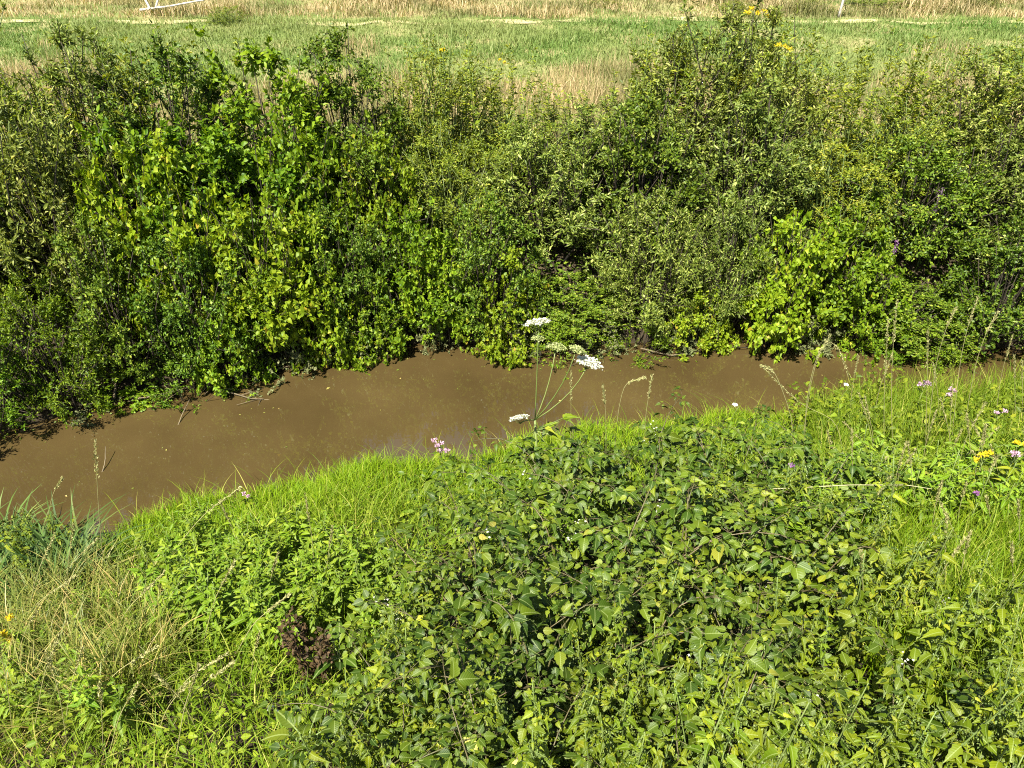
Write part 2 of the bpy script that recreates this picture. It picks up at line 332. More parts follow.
# ---------------------------------------------------------------- meadow grass behind the shrubs
def on_ground(x, y, dz=0): return np.stack([x, y, ground(x, y) + dz], -1)
def sward(n, x0, x1, y0, y1, keep=None):
    x = rng.uniform(x0, x1, n); y = rng.uniform(y0, y1, n)
    p = on_ground(x, y)
    if keep is not None: p = p[keep(p)]
    return p
def lump(p, s, ph=0): return .5 + .5 * np.sin(p[:, 0] * s + 1.3 * np.sin(p[:, 1] * s * .8 + ph) + ph) * np.cos(p[:, 1] * s * .9 - .7 * np.sin(p[:, 0] * s * .6) + ph * 2)
def grass_obj(name, mat, p, H, bend, W, seg, label, cat, wind=None):
    mb = MB(); n = len(p)
    az = rng.uniform(0, 2 * math.pi, n) if wind is None else rng.normal(wind, 1.1, n)
    blades(mb, p, H, az, bend, W, seg)
    return tag(mb.build(name, mat), label, cat, kind='stuff')
p = sward(190000, -18, 18, 13.4, 19.0, lambda p: (np.abs(p[:, 1] - 18.75) > .16) | (rng.uniform(0, 1, len(p)) < .45 + .55 * (lump(p, .55, 4) > .5)))
n = len(p); grass_obj('meadow_grass', M['meadow'], p, rng.uniform(.04, .13, n) * (.5 + 1.3 * lump(p, 1.6, 1) ** 1.5 + .5 * lump(p, .5)), rng.uniform(.2, .9, n), rng.uniform(.008, .016, n), 2, 'green mown grass strip of the meadow beyond the shrubs', 'grass')
p = sward(95000, -16, 16, 9.6, 16.5, lambda p: rng.uniform(0, 1, len(p)) < np.where(p[:, 1] < 13.3 + 1.2 * np.sin(p[:, 0] * .9) * np.sin(p[:, 0] * .37 + 1), 1, .6 * (lump(p, 1.1, 3) > .88))); n = len(p)
H = (.22 + .45 * lump(p, 1.3)) * np.where(p[:, 1] > 14, .6, 1) * rng.uniform(.6, 1.2, n)
grass_obj('dry_grass', M['straw'], p, H, rng.uniform(.1, .6, n), rng.uniform(.006, .011, n), 3, 'tall straw coloured dry grass standing behind the shrubs', 'grass')
p = sward(110000, -24, 24, 19.1, 27); n = len(p)
H = (.10 + .5 * lump(p, .9, 2) ** 2) * np.where((p[:, 0] > 4.5) & (lump(p, 1.7, 5) > .4), 1.9, 1) * rng.uniform(.6, 1.2, n)
grass_obj('rough_grass', M['straw'], p, H, rng.uniform(.2, .8, n), rng.uniform(.010, .02, n), 2, 'rough bleached tussocky grass beyond the pale track', 'grass')

# ---------------------------------------------------------------- shrubs of the far bank
def bush(kind, ns, nt_, nk, leafL, tpl, H=1.2, Rr=.62, upness=.4, tl=.16, droop=.25, wide=1.0, spike=.12, skirt=.22, lump=.6):
    phi = rng.uniform(0, 2 * math.pi, ns); u = np.sqrt(rng.uniform(0, 1, ns))
    r1 = Rr * (.08 + .95 * u); r0 = r1 * rng.uniform(.15, .6, ns)
    hs = H * (1 - .55 * (r1 / Rr) ** 2) * rng.uniform(.7, 1.08, ns)
    hs = np.where(rng.uniform(0, 1, ns) < spike, hs * rng.uniform(1.05, 1.3, ns), hs)
    q = droop * rng.uniform(.3, 1.6, ns) * (r1 / Rr)
    sk = rng.uniform(0, 1, ns) < skirt
    hs = np.where(sk, H * rng.uniform(.06, .3, ns), hs); r1 = np.where(sk, Rr * rng.uniform(.5, 1.05, ns), r1); q = np.where(sk, 1.2, q)
    rad = np.stack([np.cos(phi), np.sin(phi), 0 * phi], -1)
    wob = rng.normal(0, .07, (ns, 3)); wob[:, 2] = 0
    def pos(s, i):
        i_ = i
        return rad[i_] * (r0[i_] + (r1 - r0)[i_] * s ** 1.4)[..., None] + wob[i_] * np.sin(s * 4)[..., None] + np.array([0, 0, 1.]) * (hs[i_] * ((1 + q[i_]) * s - q[i_] * s * s))[..., None]
    br = MB()
    ss = np.linspace(0, 1, 6)
    for i in range(ns): tube(br, pos(ss, np.full(6, i)), .009, .0025, 3)
    i = np.repeat(np.arange(ns), nt_); s = np.clip(rng.uniform(.05, 1.02, ns * nt_) ** .8, 0, 1)
    b = pos(s, i); tan = nrm(pos(np.minimum(s + .05, 1.1), i) - b)
    outw = nrm(rad[i] + np.array([0, 0, .5]))
    d = nrm(tan * .5 + rsph(len(i)) * .8 + outw * .35 + np.array([0, 0, upness]))
    tln = tl * rng.uniform(.4, 1.3, len(i)) * (1.15 - .5 * s)
    nl = int(len(i) * lump / 26)                                    # rounded leaf clumps over the crown, hollows between them
    la = rng.uniform(0, 6.28, nl); lu = rng.uniform(.05, 1, nl); le = np.arcsin(lu)
    lc = np.stack([np.cos(la) * np.cos(le) * Rr * .9, np.sin(la) * np.cos(le) * Rr * .9, H * .92 * lu], -1) * rng.uniform(.72, 1.05, (nl, 1))
    li = np.repeat(np.arange(nl), 26); lo = nrm(lc * [1, 1, .5] + [0, 0, .35])[li]
    lb = lc[li] + rng.normal(0, .02, (len(li), 3)); ld_ = nrm(rsph(len(li)) + lo * .55)
    for j in range(nl): tube(br, np.stack([[lc[j, 0] * .25, lc[j, 1] * .25, 0], lc[j] * [.7, .7, .6], lc[j]]), .006, .003, 3)
    keep_ = rng.uniform(0, 1, len(i)) > lump * .75
    i, b, d, tln = i[keep_], b[keep_], d[keep_], tln[keep_]
    outt = np.concatenate([outw[keep_], lo]); b = np.concatenate([b, lb]); d = np.concatenate([d, ld_])
    tln = np.concatenate([tln, rng.uniform(.5, 1.15, len(li)) * np.repeat(rng.uniform(.10, .17, nl), 26)]); i = np.arange(len(b)); outw = outt
    for j in range(0, len(i), 3):
        tube(br, np.stack([b[j], b[j] + d[j] * tln[j]]), .003, .0012, 3)
    j = np.repeat(np.arange(len(i)), nk); kk = np.tile(np.arange(nk), len(i))
    f = (kk + rng.uniform(0, 1, len(kk))) / nk
    lp = b[j] + d[j] * (tln[j] * f)[:, None]
    ld = nrm(d[j] * .6 + rsph(len(j)) * .75 + np.array([0, 0, .05]))
    up = nrm(outw[j] * .5 + np.array([0, 0, .5]) + rsph(len(j)) * .8)
    lv = MB(); leaves(lv, tpl, lp, ld, up, leafL * rng.uniform(.55, 1.25, len(j)), leafL * wide * rng.uniform(.6, 1.2, len(j)))
    return br.mesh(kind + '_branches'), lv.mesh(kind + '_leaves')
KINDS = {}
def kind(name, mat, n=2, bark='twig', **kw): KINDS[name] = ([bush(name, **kw) for _ in range(n)], mat, bark)
kind('willow', 'willow', 3, ns=64, nt_=20, nk=11, leafL=.042, tpl=T_LANCE, upness=.6, tl=.17, spike=.2, lump=0.35)
kind('dark', 'dark', 3, ns=60, nt_=20, nk=11, leafL=.034, tpl=T_OVAL, upness=.3, tl=.14, lump=0.75)
kind('bright', 'bright', 3, ns=56, nt_=17, nk=9, leafL=.047, tpl=T_BROAD, upness=.3, tl=.14, lump=0.7)
kind('vine', 'vine', 2, ns=60, nt_=12, nk=9, leafL=.046, tpl=T_HEART, upness=-.1, tl=.14, droop=1.0, spike=0, skirt=.3, lump=0.5)
kind('olive', 'olive', 3, bark='stem', ns=84, nt_=16, nk=10, leafL=.028, tpl=T_LANCE, upness=.7, tl=.13, spike=.25, wide=1.2, lump=0.3)
kind('low', 'bright', 2, ns=64, nt_=18, nk=10, leafL=.03, tpl=T_LANCE, upness=.3, tl=.12, spike=.05, wide=1.4, skirt=.35, lump=0.7)
kind('trail', 'dusty', 3, bark='stem', ns=60, nt_=12, nk=8, leafL=.034, tpl=T_HEART, upness=.0, tl=.10, droop=1.0, spike=0, skirt=.5)

_use = {}
def shrub(kd, name, px, dy, top, wpx, label, cat, group='shrubs crowding the far bank'):
    """px: centre column; dy: metres behind the water's edge; top: picture row its crown reaches; wpx: width there"""
    Y = 7.2 + dy
    for _ in range(4):
        x = X_at(px, Y, 1.0); Y = float(Yf(x)) + dy
    z = float(ground(x, Y)) - .03; zt = P(px, top, Y)[2]
    h = max(.2, zt - z); wd = wpx / F * depth(Y, (z + zt) / 2)
    vs, mat, bark = KINDS[kd]; i = _use.get(kd, 0); _use[kd] = i + 1
    br, lv = vs[i % len(vs)]
    sxy = wd / 1.2; sz = h / 1.06
    return plant(name, [('branches', br, M[bark]), ('leaves', lv, M[mat])], label, cat, (x, Y, z), rng.uniform(0, 6.28), (sxy, sxy, sz), group)
BACK, MID, FRONT = 2.3, 1.25, .35
ROWS = [
 # back row, on the crest of the bank
 ('willow', 'shrub', -95, 2.2, 62, 170, 'grey green shrub cut by the left edge, on the crest of the far bank'),
 ('olive', 'shrub', 25, 2.3, 62, 150, 'olive shrub with dry tips at the top left corner of the thicket'),
 ('willow', 'shrub', 100, 2.3, 66, 150, 'grey green shrub below the bleached fallen branch'),
 ('dark', 'shrub', 190, 2.2, 66, 140, 'dark shrub with brown tips just right of the bleached branch'),
 ('bright', 'hawthorn', 280, 2.0, 66, 140, 'bright green broad leaved bush with the highest crown left of centre'),
 ('dark', 'hawthorn', 355, 2.1, 66, 120, 'dark glossy bush beside the black gap left of centre'),
 ('olive', 'shrub', 440, 2.4, 70, 130, 'yellow green shrub right of the black gap, on the crest'),
 ('olive', 'shrub', 525, 2.3, 118, 130, 'low olive shrub in front of the tall dry grass'),
 ('willow', 'willow_bush', 615, 2.3, 98, 120, 'thin willow bush behind the hogweed umbels, dry grass above it'),
 ('willow', 'willow_bush', 690, 2.3, 44, 150, 'tallest willow bush, left of the yellow ragwort on the crest'),
 ('willow', 'willow_bush', 750, 2.3, 44, 110, 'willow bush directly under the yellow ragwort heads'),
 ('olive', 'shrub', 815, 2.2, 150, 130, 'short olive shrub below the dry grass gap on the right'),
 ('olive', 'shrub', 880, 2.2, 122, 130, 'leggy olive shrub with dark seed heads over the dry grass'),
 ('willow', 'shrub', 985, 2.2, 74, 150, 'dense grey green shrub at the top right of the thicket'),
 ('willow', 'shrub', 1110, 2.2, 66, 170, 'grey green shrub cut by the right edge, on the crest'),
 # middle row
 ('dark', 'shrub', -70, 1.3, 150, 190, 'dark shrub half out of the picture at the left, on mid slope'),
 ('willow', 'shrub', 50, 1.3, 120, 180, 'grey green shrub of fine leaves on mid slope at far left'),
 ('bright', 'shrub', 165, 1.2, 125, 150, 'fresh green shrub on mid slope with pale vine over it'),
 ('bright', 'shrub', 270, 1.2, 130, 150, 'light green broad leaved shrub below the highest crown left of centre'),
 ('dark', 'shrub', 365, 1.25, 150, 140, 'dark small leaved shrub on mid slope below the black gap'),
 ('olive', 'shrub', 450, 1.3, 140, 150, 'olive shrub on mid slope left of the hogweed'),
 ('willow', 'willow_bush', 555, 1.3, 128, 170, 'willow bush on mid slope straight above the hogweed umbels'),
 ('dark', 'shrub', 640, 1.25, 120, 150, 'dark shrub on mid slope right of the hogweed'),
 ('willow', 'willow_bush', 735, 1.3, 105, 170, 'willow bush on mid slope above the hanging yellow vine'),
 ('olive', 'shrub', 830, 1.25, 150, 150, 'olive shrub on mid slope right of the hanging yellow vine'),
 ('dark', 'shrub', 915, 1.2, 145, 150, 'dark shrub on mid slope behind the purple loosestrife'),
 ('willow', 'shrub', 1010, 1.2, 140, 160, 'pale dotted grey green shrub on mid slope at the right edge'),
 ('dark', 'shrub', 1130, 1.2, 130, 170, 'dark shrub out past the right edge on mid slope'),
 # front row, hanging over the water
 ('low', 'shrub', -60, 0.12, 300, 170, 'low leafy shrub at the water cut by the left edge'),
 ('low', 'shrub', 30, 0.12, 290, 140, 'feathery dark green shrub at the water in the left corner'),
 ('dark', 'shrub', 105, 0.25, 240, 140, 'dark shrub over the muddy notch in the bank'),
 ('dark', 'shrub', 190, 0.15, 235, 140, 'dark round leaved shrub above the fallen twigs in the water'),
 ('low', 'shrub', 255, 0.15, 225, 120, 'fine leaved green shrub at the water right of the fallen twigs'),
 ('dark', 'shrub', 345, 0.20, 220, 120, 'dark shrub at the water behind the pale dusty leaves'),
 ('bright', 'shrub', 415, 0.15, 225, 120, 'bright shrub at the water left of the hogweed'),
 ('dark', 'shrub', 490, 0.20, 215, 130, 'dark leafy shrub at the water just left of the top umbel'),
 ('dark', 'shrub', 580, 0.30, 285, 130, 'deep green shrub in shade behind the hogweed umbels'),
 ('willow', 'willow_bush', 660, 0.25, 205, 140, 'willow bush drooping to the water right of the hogweed'),
 ('willow', 'willow_bush', 730, 0.20, 215, 120, 'small willow bush at the water left of the hanging yellow vine'),
 ('bright', 'shrub', 850, 0.20, 215, 120, 'bright broad leaved shrub at the water right of the yellow vine'),
 ('dark', 'shrub', 930, 0.15, 290, 150, 'dark shrub at the water behind the tall pale grass heads'),
 ('dark', 'shrub', 1020, 0.12, 235, 150, 'dark shrub at the water by the right edge'),
 ('low', 'shrub', 560, -.06, 318, 110, 'low green skirt of leaves on the water behind the lower white umbel'),
 ('low', 'shrub', 645, -.06, 316, 110, 'low green skirt of leaves on the water under the drooping willow'),
 ('low', 'shrub', 905, -.02, 322, 100, 'low green skirt of leaves on the water behind the upright grass stalks'),
 ('low', 'shrub', 975, -.06, 318, 110, 'low green skirt of leaves on the water behind the fan of grass heads'),
 ('low', 'shrub', 165, -.06, 352, 110, 'low green skirt of leaves over the muddy notch in the bank'),
 ('willow', 'shrub', 1130, 0.12, 230, 160, 'shrub at the water out past the right edge'),
]
for kd, nm, px, dy, top, wpx, lb in ROWS: shrub(kd, nm, px, dy, top - (12 if dy > 1.8 and not 480 < px < 640 and not 230 < px < 300 else 0), wpx * (1.15 if dy > 1.8 else .98 if dy > .9 else .86), lb, 'shrub')
VINES = [
 (150, .75, 150, 110, 'pale vine scrambling over the shrubs in the upper left'),
 (205, .45, 170, 120, 'yellow green vine patch left of the brightest bush'),
 (262, .2, 205, 130, 'yellow green vine with orange tinged leaves above the water'),
 (316, .0, 245, 85, 'yellowing vine hanging to the dusty leaves at the water'),
 (382, 1.1, 135, 85, 'pale vine tuft under the black gap'),
 (505, -.02, 268, 85, 'pale vine reaching the water left of the umbels'),
 (790, .0, 220, 105, 'bright yellow vine hanging down to the water right of centre'),
 (310, 1.0, 105, 110, 'bright climber draped over the crown left of the black gap'),
 (440, .10, 235, 80, 'bright climber draped over the bush left of the top umbel'),
 (885, .0, 265, 80, 'bright climber behind the tall pale grass heads'),
 (215, -.04, 300, 80, 'leafy climber hanging to the water over the fallen twigs'),
 (365, -.04, 290, 75, 'leafy climber hanging to the water left of the bright shrub'),
 (705, -.04, 290, 70, 'leafy climber hanging to the water left of the bright yellow vine'),
 (95, .02, 375, 80, 'pale green trailing plant on the muddy shore in the left corner')]
for px, dy, top, wpx, lb in ((345, -.02, 325, 60, 'dusty pale leaves trailing at the waterline left of centre'), (432, -.02, 322, 45, 'dusty pale leaves over the water right of the bright shrub'), (515, -.05, 325, 55, 'dusty pale creeper dipping into the water left of the umbels'),
   (222, -.12, 372, 70, 'pale weed draped on the fallen twigs in the water'), (60, -.05, 408, 90, 'dusty pale creeper along the muddy shore at the left'), (690, -.02, 335, 50, 'dusty pale leaves at the waterline under the drooping willow'), (835, -.02, 322, 55, 'dusty pale leaves at the waterline right of the yellow vine'),
   (270, -.1, 352, 80, 'dull weed hanging at the waterline right of the fallen twigs'), (610, -.04, 332, 60, 'dull weed at the waterline behind the lower white umbel')):
    shrub('trail', 'trailing_plant', px, dy, top - 6, wpx * 1.1, lb, 'creeper', 'dusty creepers at the far waterline')
for px, dy, wpx, top, lb in ((735, 13.2, 60, 3, 'dark brush beyond the track above the ragwort'), (800, 13.4, 70, 0, 'dark brush left of the pale stake'), (880, 13.4, 80, -4, 'dark brush right of the pale stake'), (960, 13.8, 70, -2, 'dark brush among tall straw at the top right corner'), (600, 13.6, 50, 8, 'small dark tuft beyond the track at top centre'), (230, 13.4, 40, 6, 'small tuft right of the bleached branch beyond the track')):
    shrub('olive', 'brush', px, dy, top, wpx, lb, 'brush', 'brush beyond the track')
for px, dy, top, wpx, lb in VINES: shrub('vine', 'climbing_vine', px, dy, top, wpx, lb, 'vine', 'pale vines on the far bank')

# weedy stems rising out of the thicket
def weed_mesh(H, nl, L, tpl, flat=.4):
    st = MB(); lv = MB(); s = np.linspace(0, 1, 7); lean = rng.normal(0, .16, 2)
    c = lambda s: np.stack([lean[0] * s ** 2, lean[1] * s ** 2, H * s], -1)
    tube(st, c(s), .005, .002, 4)
    f = np.sort(rng.uniform(.15, 1, nl) ** .8); az = np.arange(nl) * 2.4 + rng.normal(0, .3, nl)
    d = np.stack([np.cos(az), np.sin(az), rng.uniform(.1, .9, nl)], -1)
    leaves(lv, tpl, c(f), d, np.tile([0, 0, 1.], (nl, 1)) + rng.normal(0, .3, (nl, 3)), L * (1.0 - .35 * f) * rng.uniform(.5, 1.3, nl))
    return st.mesh('weed_stem'), lv.mesh('weed_leaves')
WEEDS = [weed_mesh(1.0, int(rng.uniform(45, 90)), .085, T_LANCE) for _ in range(10)]
def weed(px, dy, top, mat, label, group):
    Y = 7.2 + dy
    for _ in range(4): x = X_at(px, Y, 1.5); Y = float(Yf(x)) + dy
    z = float(ground(x, Y)); h = P(px, top, Y)[2] - z
    a, b = WEEDS[rng.integers(10)]
    plant('weed_stalk', [('stem', a, M['stem']), ('leaves', b, M[mat])], label, 'weed', (x, Y, z), rng.uniform(0, 6.28), (1.1, 1.1, h), group, tuple(rng.normal(0, .12, 2)))
for lo, hi, n, t0, t1, mat, lb in (
   (10, 130, 16, 56, 84, 'olive', 'thin olive weed stalk on the crest below the bleached branch'),
   (130, 250, 18, 25, 62, 'olive', 'thin weed stalk with dry tip left of the highest bright bush'),
   (415, 520, 24, 30, 80, 'olive', 'thin weed stalk rising into the green strip left of the dry grass'),
   (530, 640, 18, 50, 100, 'willow', 'thin weed stalk standing in the dry grass above the hogweed'),
   (630, 770, 30, 12, 60, 'willow', 'upright shoot of the willow tops left of the ragwort'),
   (780, 925, 44, 14, 80, 'olive', 'thin weed stalk in front of the dry grass on the right'),
   (925, 1040, 24, 25, 80, 'willow', 'upright shoot over the dense shrub at the top right')):
    for i in range(int(n * 1.6)): weed(rng.uniform(lo, hi), rng.uniform(1.9, 3.0), t0 + (t1 - t0) * rng.beta(2, 1.2), mat, lb, 'weed stalks along the crest')

# ---------------------------------------------------------------- near bank: grasses
def zone(p):
    a, b = proj(p); return np.clip(a, 2, 1022), np.clip(b, 300, 790)
def near(n): return sward(n, -6.5, 6.5, .2, 7, lambda p: (Yn(p[:, 0]) - p[:, 1] > -.04))
def nd(p): return Yn(p[:, 0]) - p[:, 1]
p = near(330000); a, b = zone(p); d = nd(p)
keep = (d < 1.35 + .2 * np.sin(p[:, 0] * 3)) & (p[:, 0] > -2.9) & (a < 860) & (rng.uniform(0, 1, len(p)) < np.where(a < 560, 1, .6))
p = p[keep]; n = len(p)
grass_obj('bank_grass', M['lawn'], p, rng.uniform(.08, .2, n) * (.8 + .5 * lump(p, 3)), rng.uniform(.1, .9, n), rng.uniform(.004, .0075, n), 3, 'short yellow green grass along the near edge of the water', 'grass')
p = near(60000); d = nd(p); p = p[(d < .16) & (p[:, 0] > -3) & (rng.uniform(0, 1, len(p)) < .5)]; n = len(p); mb = MB()
blades(mb, p, rng.uniform(.16, .38, n), rng.normal(1.9, .6, n), rng.uniform(.5, 1.3, n), rng.uniform(.004, .008, n), 5)
tag(mb.build('trailing_grass', M['tallgrass']), 'longer bent grass blades leaning out over the near edge of the water', 'grass', kind='stuff')
p = near(150000); a, b = zone(p); d = nd(p)
keep = (d > .9) & (a < 860) & ((a < 430) | ((a < 530) & (b < 560)) | ((a > 690) & (b < 520)) | (rng.uniform(0, 1, len(p)) < .12)) & ~((a > 170) & (a < 340) & (b > 560) & (b < 640))
p = p[keep]; n = len(p)
grass_obj('mixed_grass', M['tallgrass'], p, rng.uniform(.10, .30, n) * (.7 + .6 * lump(p, 2.4)), rng.uniform(.2, 1, n), rng.uniform(.004, .009, n), 4, 'mixed rough grass under the herbs of the near bank', 'grass')
p = near(230000); a, b = zone(p); d = nd(p)
keep = (a > 800 + .25 * (b - 400)) & (d > -.02)
p = p[keep]; n = len(p)
grass_obj('tall_grass', M['tallgrass'], p, rng.uniform(.2, .5, n) * np.where((zone(p)[0] > 900) & (nd(p) < .7), 1.3, 1) * (.75 + .5 * lump(p, 1.9)), rng.uniform(.1, .7, n), rng.uniform(.004, .009, n), 4, 'tall soft green grass down the right side of the near bank', 'grass')

p = near(120000); a, b = zone(p)
keep = (a > 850) & (b > 500) & (b < 700) & (rng.uniform(0, 1, len(p)) < .9); p = p[keep]; n = len(p)
grass_obj('soft_grass', M['lawn'], p, rng.uniform(.25, .48, n) * (.8 + .4 * lump(p, 2.2, 3)), rng.uniform(.05, .5, n), rng.uniform(.004, .008, n), 4, 'bright yellow green soft grass patch at the right edge', 'grass')
# small leaves between the grass
def carpet(name, mat, p, L, tpl, h0, h1, label):
    mb = MB(); n = len(p); q = p + np.stack([0 * p[:, 0], 0 * p[:, 0], rng.uniform(h0, h1, n)], -1)
    dd = rsph(n); dd[:, 2] = np.abs(dd[:, 2]) * .5
    leaves(mb, tpl, q, dd, np.tile([0, 0, 1.], (n, 1)) + rng.normal(0, .4, (n, 3)), L * rng.uniform(.5, 1.3, n))
    return tag(mb.build(name, mat), label, 'ground cover', kind='stuff')
p = near(60000); a, b = zone(p); keep = (a < 430) & (nd(p) > 1.1) & (lump(p, 3.3, 1) > .35)
carpet('ground_cover', M['mint'], p[keep], .035, T_BROAD, .02, .14, 'small leafy ground cover among the grass at lower left')
p = near(60000); a, b = zone(p); keep = (a > 780) & (lump(p, 2.7, 4) > .4) & ~((a > 850) & (b > 500) & (b < 690))
carpet('ground_cover', M['nettle'], p[keep], .045, T_BROAD, .08, .42, 'small leaved vetch tangled through the tall grass at right')

p = sward(60000, -7.5, 7.5, 4, 10.2, lambda p: p[:, 1] - Yf(p[:, 0]) > .12)
carpet('ground_cover', M['dark'], p, .05, T_HEART, .02, .16, 'dark ivy like leaves covering the soil under the far shrubs')
p = near(50000); a, b = zone(p); keep = (a > 400) & (nd(p) > .6)
carpet('ground_cover', M['dark'], p[keep], .045, T_BROAD, .01, .15, 'low dark leaves covering the soil under the brambles and nettles')
# tussocks of olive sedge and blue green reeds at the left, each a thing
def tussock(n, H, W, rad, bend):
    mb = MB(); r = rad * np.sqrt(rng.uniform(0, 1, n)); t = rng.uniform(0, 6.28, n)
    p = np.stack([r * np.cos(t), r * np.sin(t), 0 * r], -1)
    blades(mb, p, H * rng.uniform(.55, 1.1, n), t + rng.normal(0, 1.1, n), bend * rng.uniform(.3, 1.4, n), W * rng.uniform(.7, 1.3, n), 5)
    return mb.mesh('tussock_blades')
SEDGE = [tussock(300, .46, .0055, .17, .65) for _ in range(3)]
def at_ground(px, py):
    """first point of the bank met by the sight line through a pixel"""
    a = (py - 384) / F
    for t in np.arange(1.2, 12, .01):
        q = (px - 512) / F * t, (cp - a * sp) * t, CAM_H - (sp + a * cp) * t
        if q[2] <= float(ground(q[0], q[1])): return np.array([q[0], q[1], float(ground(q[0], q[1]))])
    return np.array(q)
for px, py, lb in ((-30, 610, 'straw tinted sedge tussock at the left edge, cut by it'), (15, 640, 'sedge tussock right beside the yellow flowers at left'), (45, 600, 'olive sedge tussock just below the blue green reeds'), (70, 660, 'olive sedge tussock in the middle of the sedge patch'),
                   (100, 625, 'sedge tussock leaning right, above the mint bed base'), (115, 690, 'lower sedge tussock beside the mixed grass'), (25, 710, 'lowest sedge tussock near the left corner'), (150, 650, 'thin sedge tussock at the right end of the patch'), (80, 585, 'topmost sedge tussock below the reeds'), (140, 600, 'sedge tussock between the reeds and the mint bed')):
    q = at_ground(px, py + 20)
    plant('sedge_tussock', [('blades', SEDGE[rng.integers(3)], M['sedge'])], lb, 'sedge', q, rng.uniform(0, 6.28), (1, 1, rng.uniform(.85, 1.1)), 'sedge tussocks at lower left')
REED = [tussock(90, .55, .022, .15, .8) for _ in range(3)]
for px, py, lb in ((-30, 545, 'blue green reed clump cut by the left edge'), (10, 530, 'blue green reed clump in front of the left shore'), (40, 560, 'broad bladed reed clump with a white speck'), (65, 540, 'reed clump leaning over the water corner'), (90, 565, 'rightmost blue green reed clump'), (15, 580, 'lowest blue green reed clump above the sedge'), (-20, 585, 'low reed clump at the edge under the dark leaves'), (55, 585, 'small reed clump meeting the sedge')):
    q = at_ground(px, py + 25)
    plant('reed_clump', [('blades', REED[rng.integers(3)], M['reed'])], lb, 'reeds', q, rng.uniform(0, 6.28), (1, 1, rng.uniform(.8, 1.15)), 'blue green reeds at left')

# ---------------------------------------------------------------- near bank: stalked herbs
def stalk(H, pairs, L, tpl, tassel=0, droop=.2, side=0):
    st, lv, fl = MB(), MB(), MB(); lean = rng.normal(0, .10, 2) * H
    c = lambda s: np.stack([lean[0] * s ** 2, lean[1] * s ** 2, H * s], -1)
    tube(st, c(np.linspace(0, 1, 7)), .0038, .0018, 5)
    f = np.linspace(.12, .99, pairs); az0 = rng.uniform(0, 6.28)
    for i, s in enumerate(f):
        q = c(np.array([s]))
        for h in (0, 1):
            az = az0 + i * math.pi / 2 + h * math.pi + rng.normal(0, .25)
            sz = L * (.5 + 1.1 * math.sin(min(1, (1.06 - s) * 1.9) * math.pi / 2) - .45) * rng.uniform(.75, 1.2)
            el = rng.normal(.25 - droop + .5 * s ** 4, .25)
            d = np.array([[math.cos(az) * math.cos(el), math.sin(az) * math.cos(el), math.sin(el)]])
            b = q + d * sz * .18
            leaves(lv, tpl, b, d, np.array([[0, 0, 1.]]) + rng.normal(0, .38, (1, 3)), max(.016, sz))
            if side and .2 < s < .85 and rng.uniform() < side:
                ln = rng.uniform(.07, .16); e = q[0] + d[0] * ln * .6 + np.array([0, 0, ln * .7]); tube(st, np.stack([q[0], e]), .0016, .001, 3)
                for m_ in (.35, .6, .8, 1.0):
                    for hh in (-1, 1):
                        a3 = rng.uniform(0, 6.28); d3 = np.array([[math.cos(a3), math.sin(a3), rng.normal(.2, .3)]])
                        leaves(lv, tpl, (q[0] + (e - q[0]) * m_)[None], d3, np.array([[0, 0, 1.]]) + rng.normal(0, .45, (1, 3)), L * rng.uniform(.3, .6))
            if tassel and .55 < s < .93 and rng.uniform() < .7:
                for _ in range(tassel):
                    m = 9; tt = np.linspace(0, 1, m); dv = d + rng.normal(0, .35, (1, 3)); ln = rng.uniform(.03, .06)
                    pts = q + dv * (tt * ln)[:, None] - np.array([0, 0, 1.]) * (tt ** 2 * ln * .8)[:, None]
                    leaves(st, T_OVAL, pts, rsph(m) * .4 + [0, 0, -.6], rsph(m), .008)
    r = [('stem', st.mesh('herb_stem'), M['stem']), ('leaves', lv.mesh('herb_leaves'), None)]
    return r
NETTLES = [stalk(rng.uniform(.55, .75), 13, rng.uniform(.05, .068), T_NETTLE, 3, droop=.45, side=.3) for _ in range(8)]
MINTS = [stalk(rng.uniform(.36, .46), 14, rng.uniform(.065, .085), T_WILLOWH, side=.3) for _ in range(6)]
def herb(lib, mat, name, q, sc, label, cat, group, tilt=.08):
    ps = [(n, me, m or M[mat]) for n, me, m in lib[rng.integers(len(lib))]]
    plant(name, ps, label, cat, q, rng.uniform(0, 6.28), (sc, sc, sc * rng.uniform(.85, 1.15)), group, tuple(rng.normal(0, tilt, 2)))
HOLLOWS = [(530, 740, 55), (615, 590, 38), (775, 640, 42), (700, 700, 34), (560, 640, 34), (850, 730, 34), (455, 640, 28), (660, 800, 30), (930, 760, 26), (720, 600, 26)]
def scatter(n, poly):
    poly = np.array(poly, float); out = []
    lo, hi = poly.min(0), poly.max(0)
    while len(out) < n:
        q = rng.uniform(lo, hi); c = False; j = len(poly) - 1
        for i in range(len(poly)):
            if (poly[i, 1] > q[1]) != (poly[j, 1] > q[1]) and q[0] < (poly[j, 0] - poly[i, 0]) * (q[1] - poly[i, 1]) / (poly[j, 1] - poly[i, 1]) + poly[i, 0]: c = not c
            j = i
        if c and all((q[0] - a) ** 2 + ((q[1] - b) / .9) ** 2 > r * r for a, b, r in HOLLOWS): out.append(q)
    return out
for q in scatter(130, [(150, 590), (200, 545), (300, 560), (400, 585), (440, 610), (380, 650), (290, 660), (190, 650)]):
    herb(MINTS, 'mint', 'mint_stalk', at_ground(*q), rng.uniform(.8, 1.1), 'fresh green narrow leaved stalk in the leafy bed left of the brambles', 'herb', 'leafy bed left of the brambles')
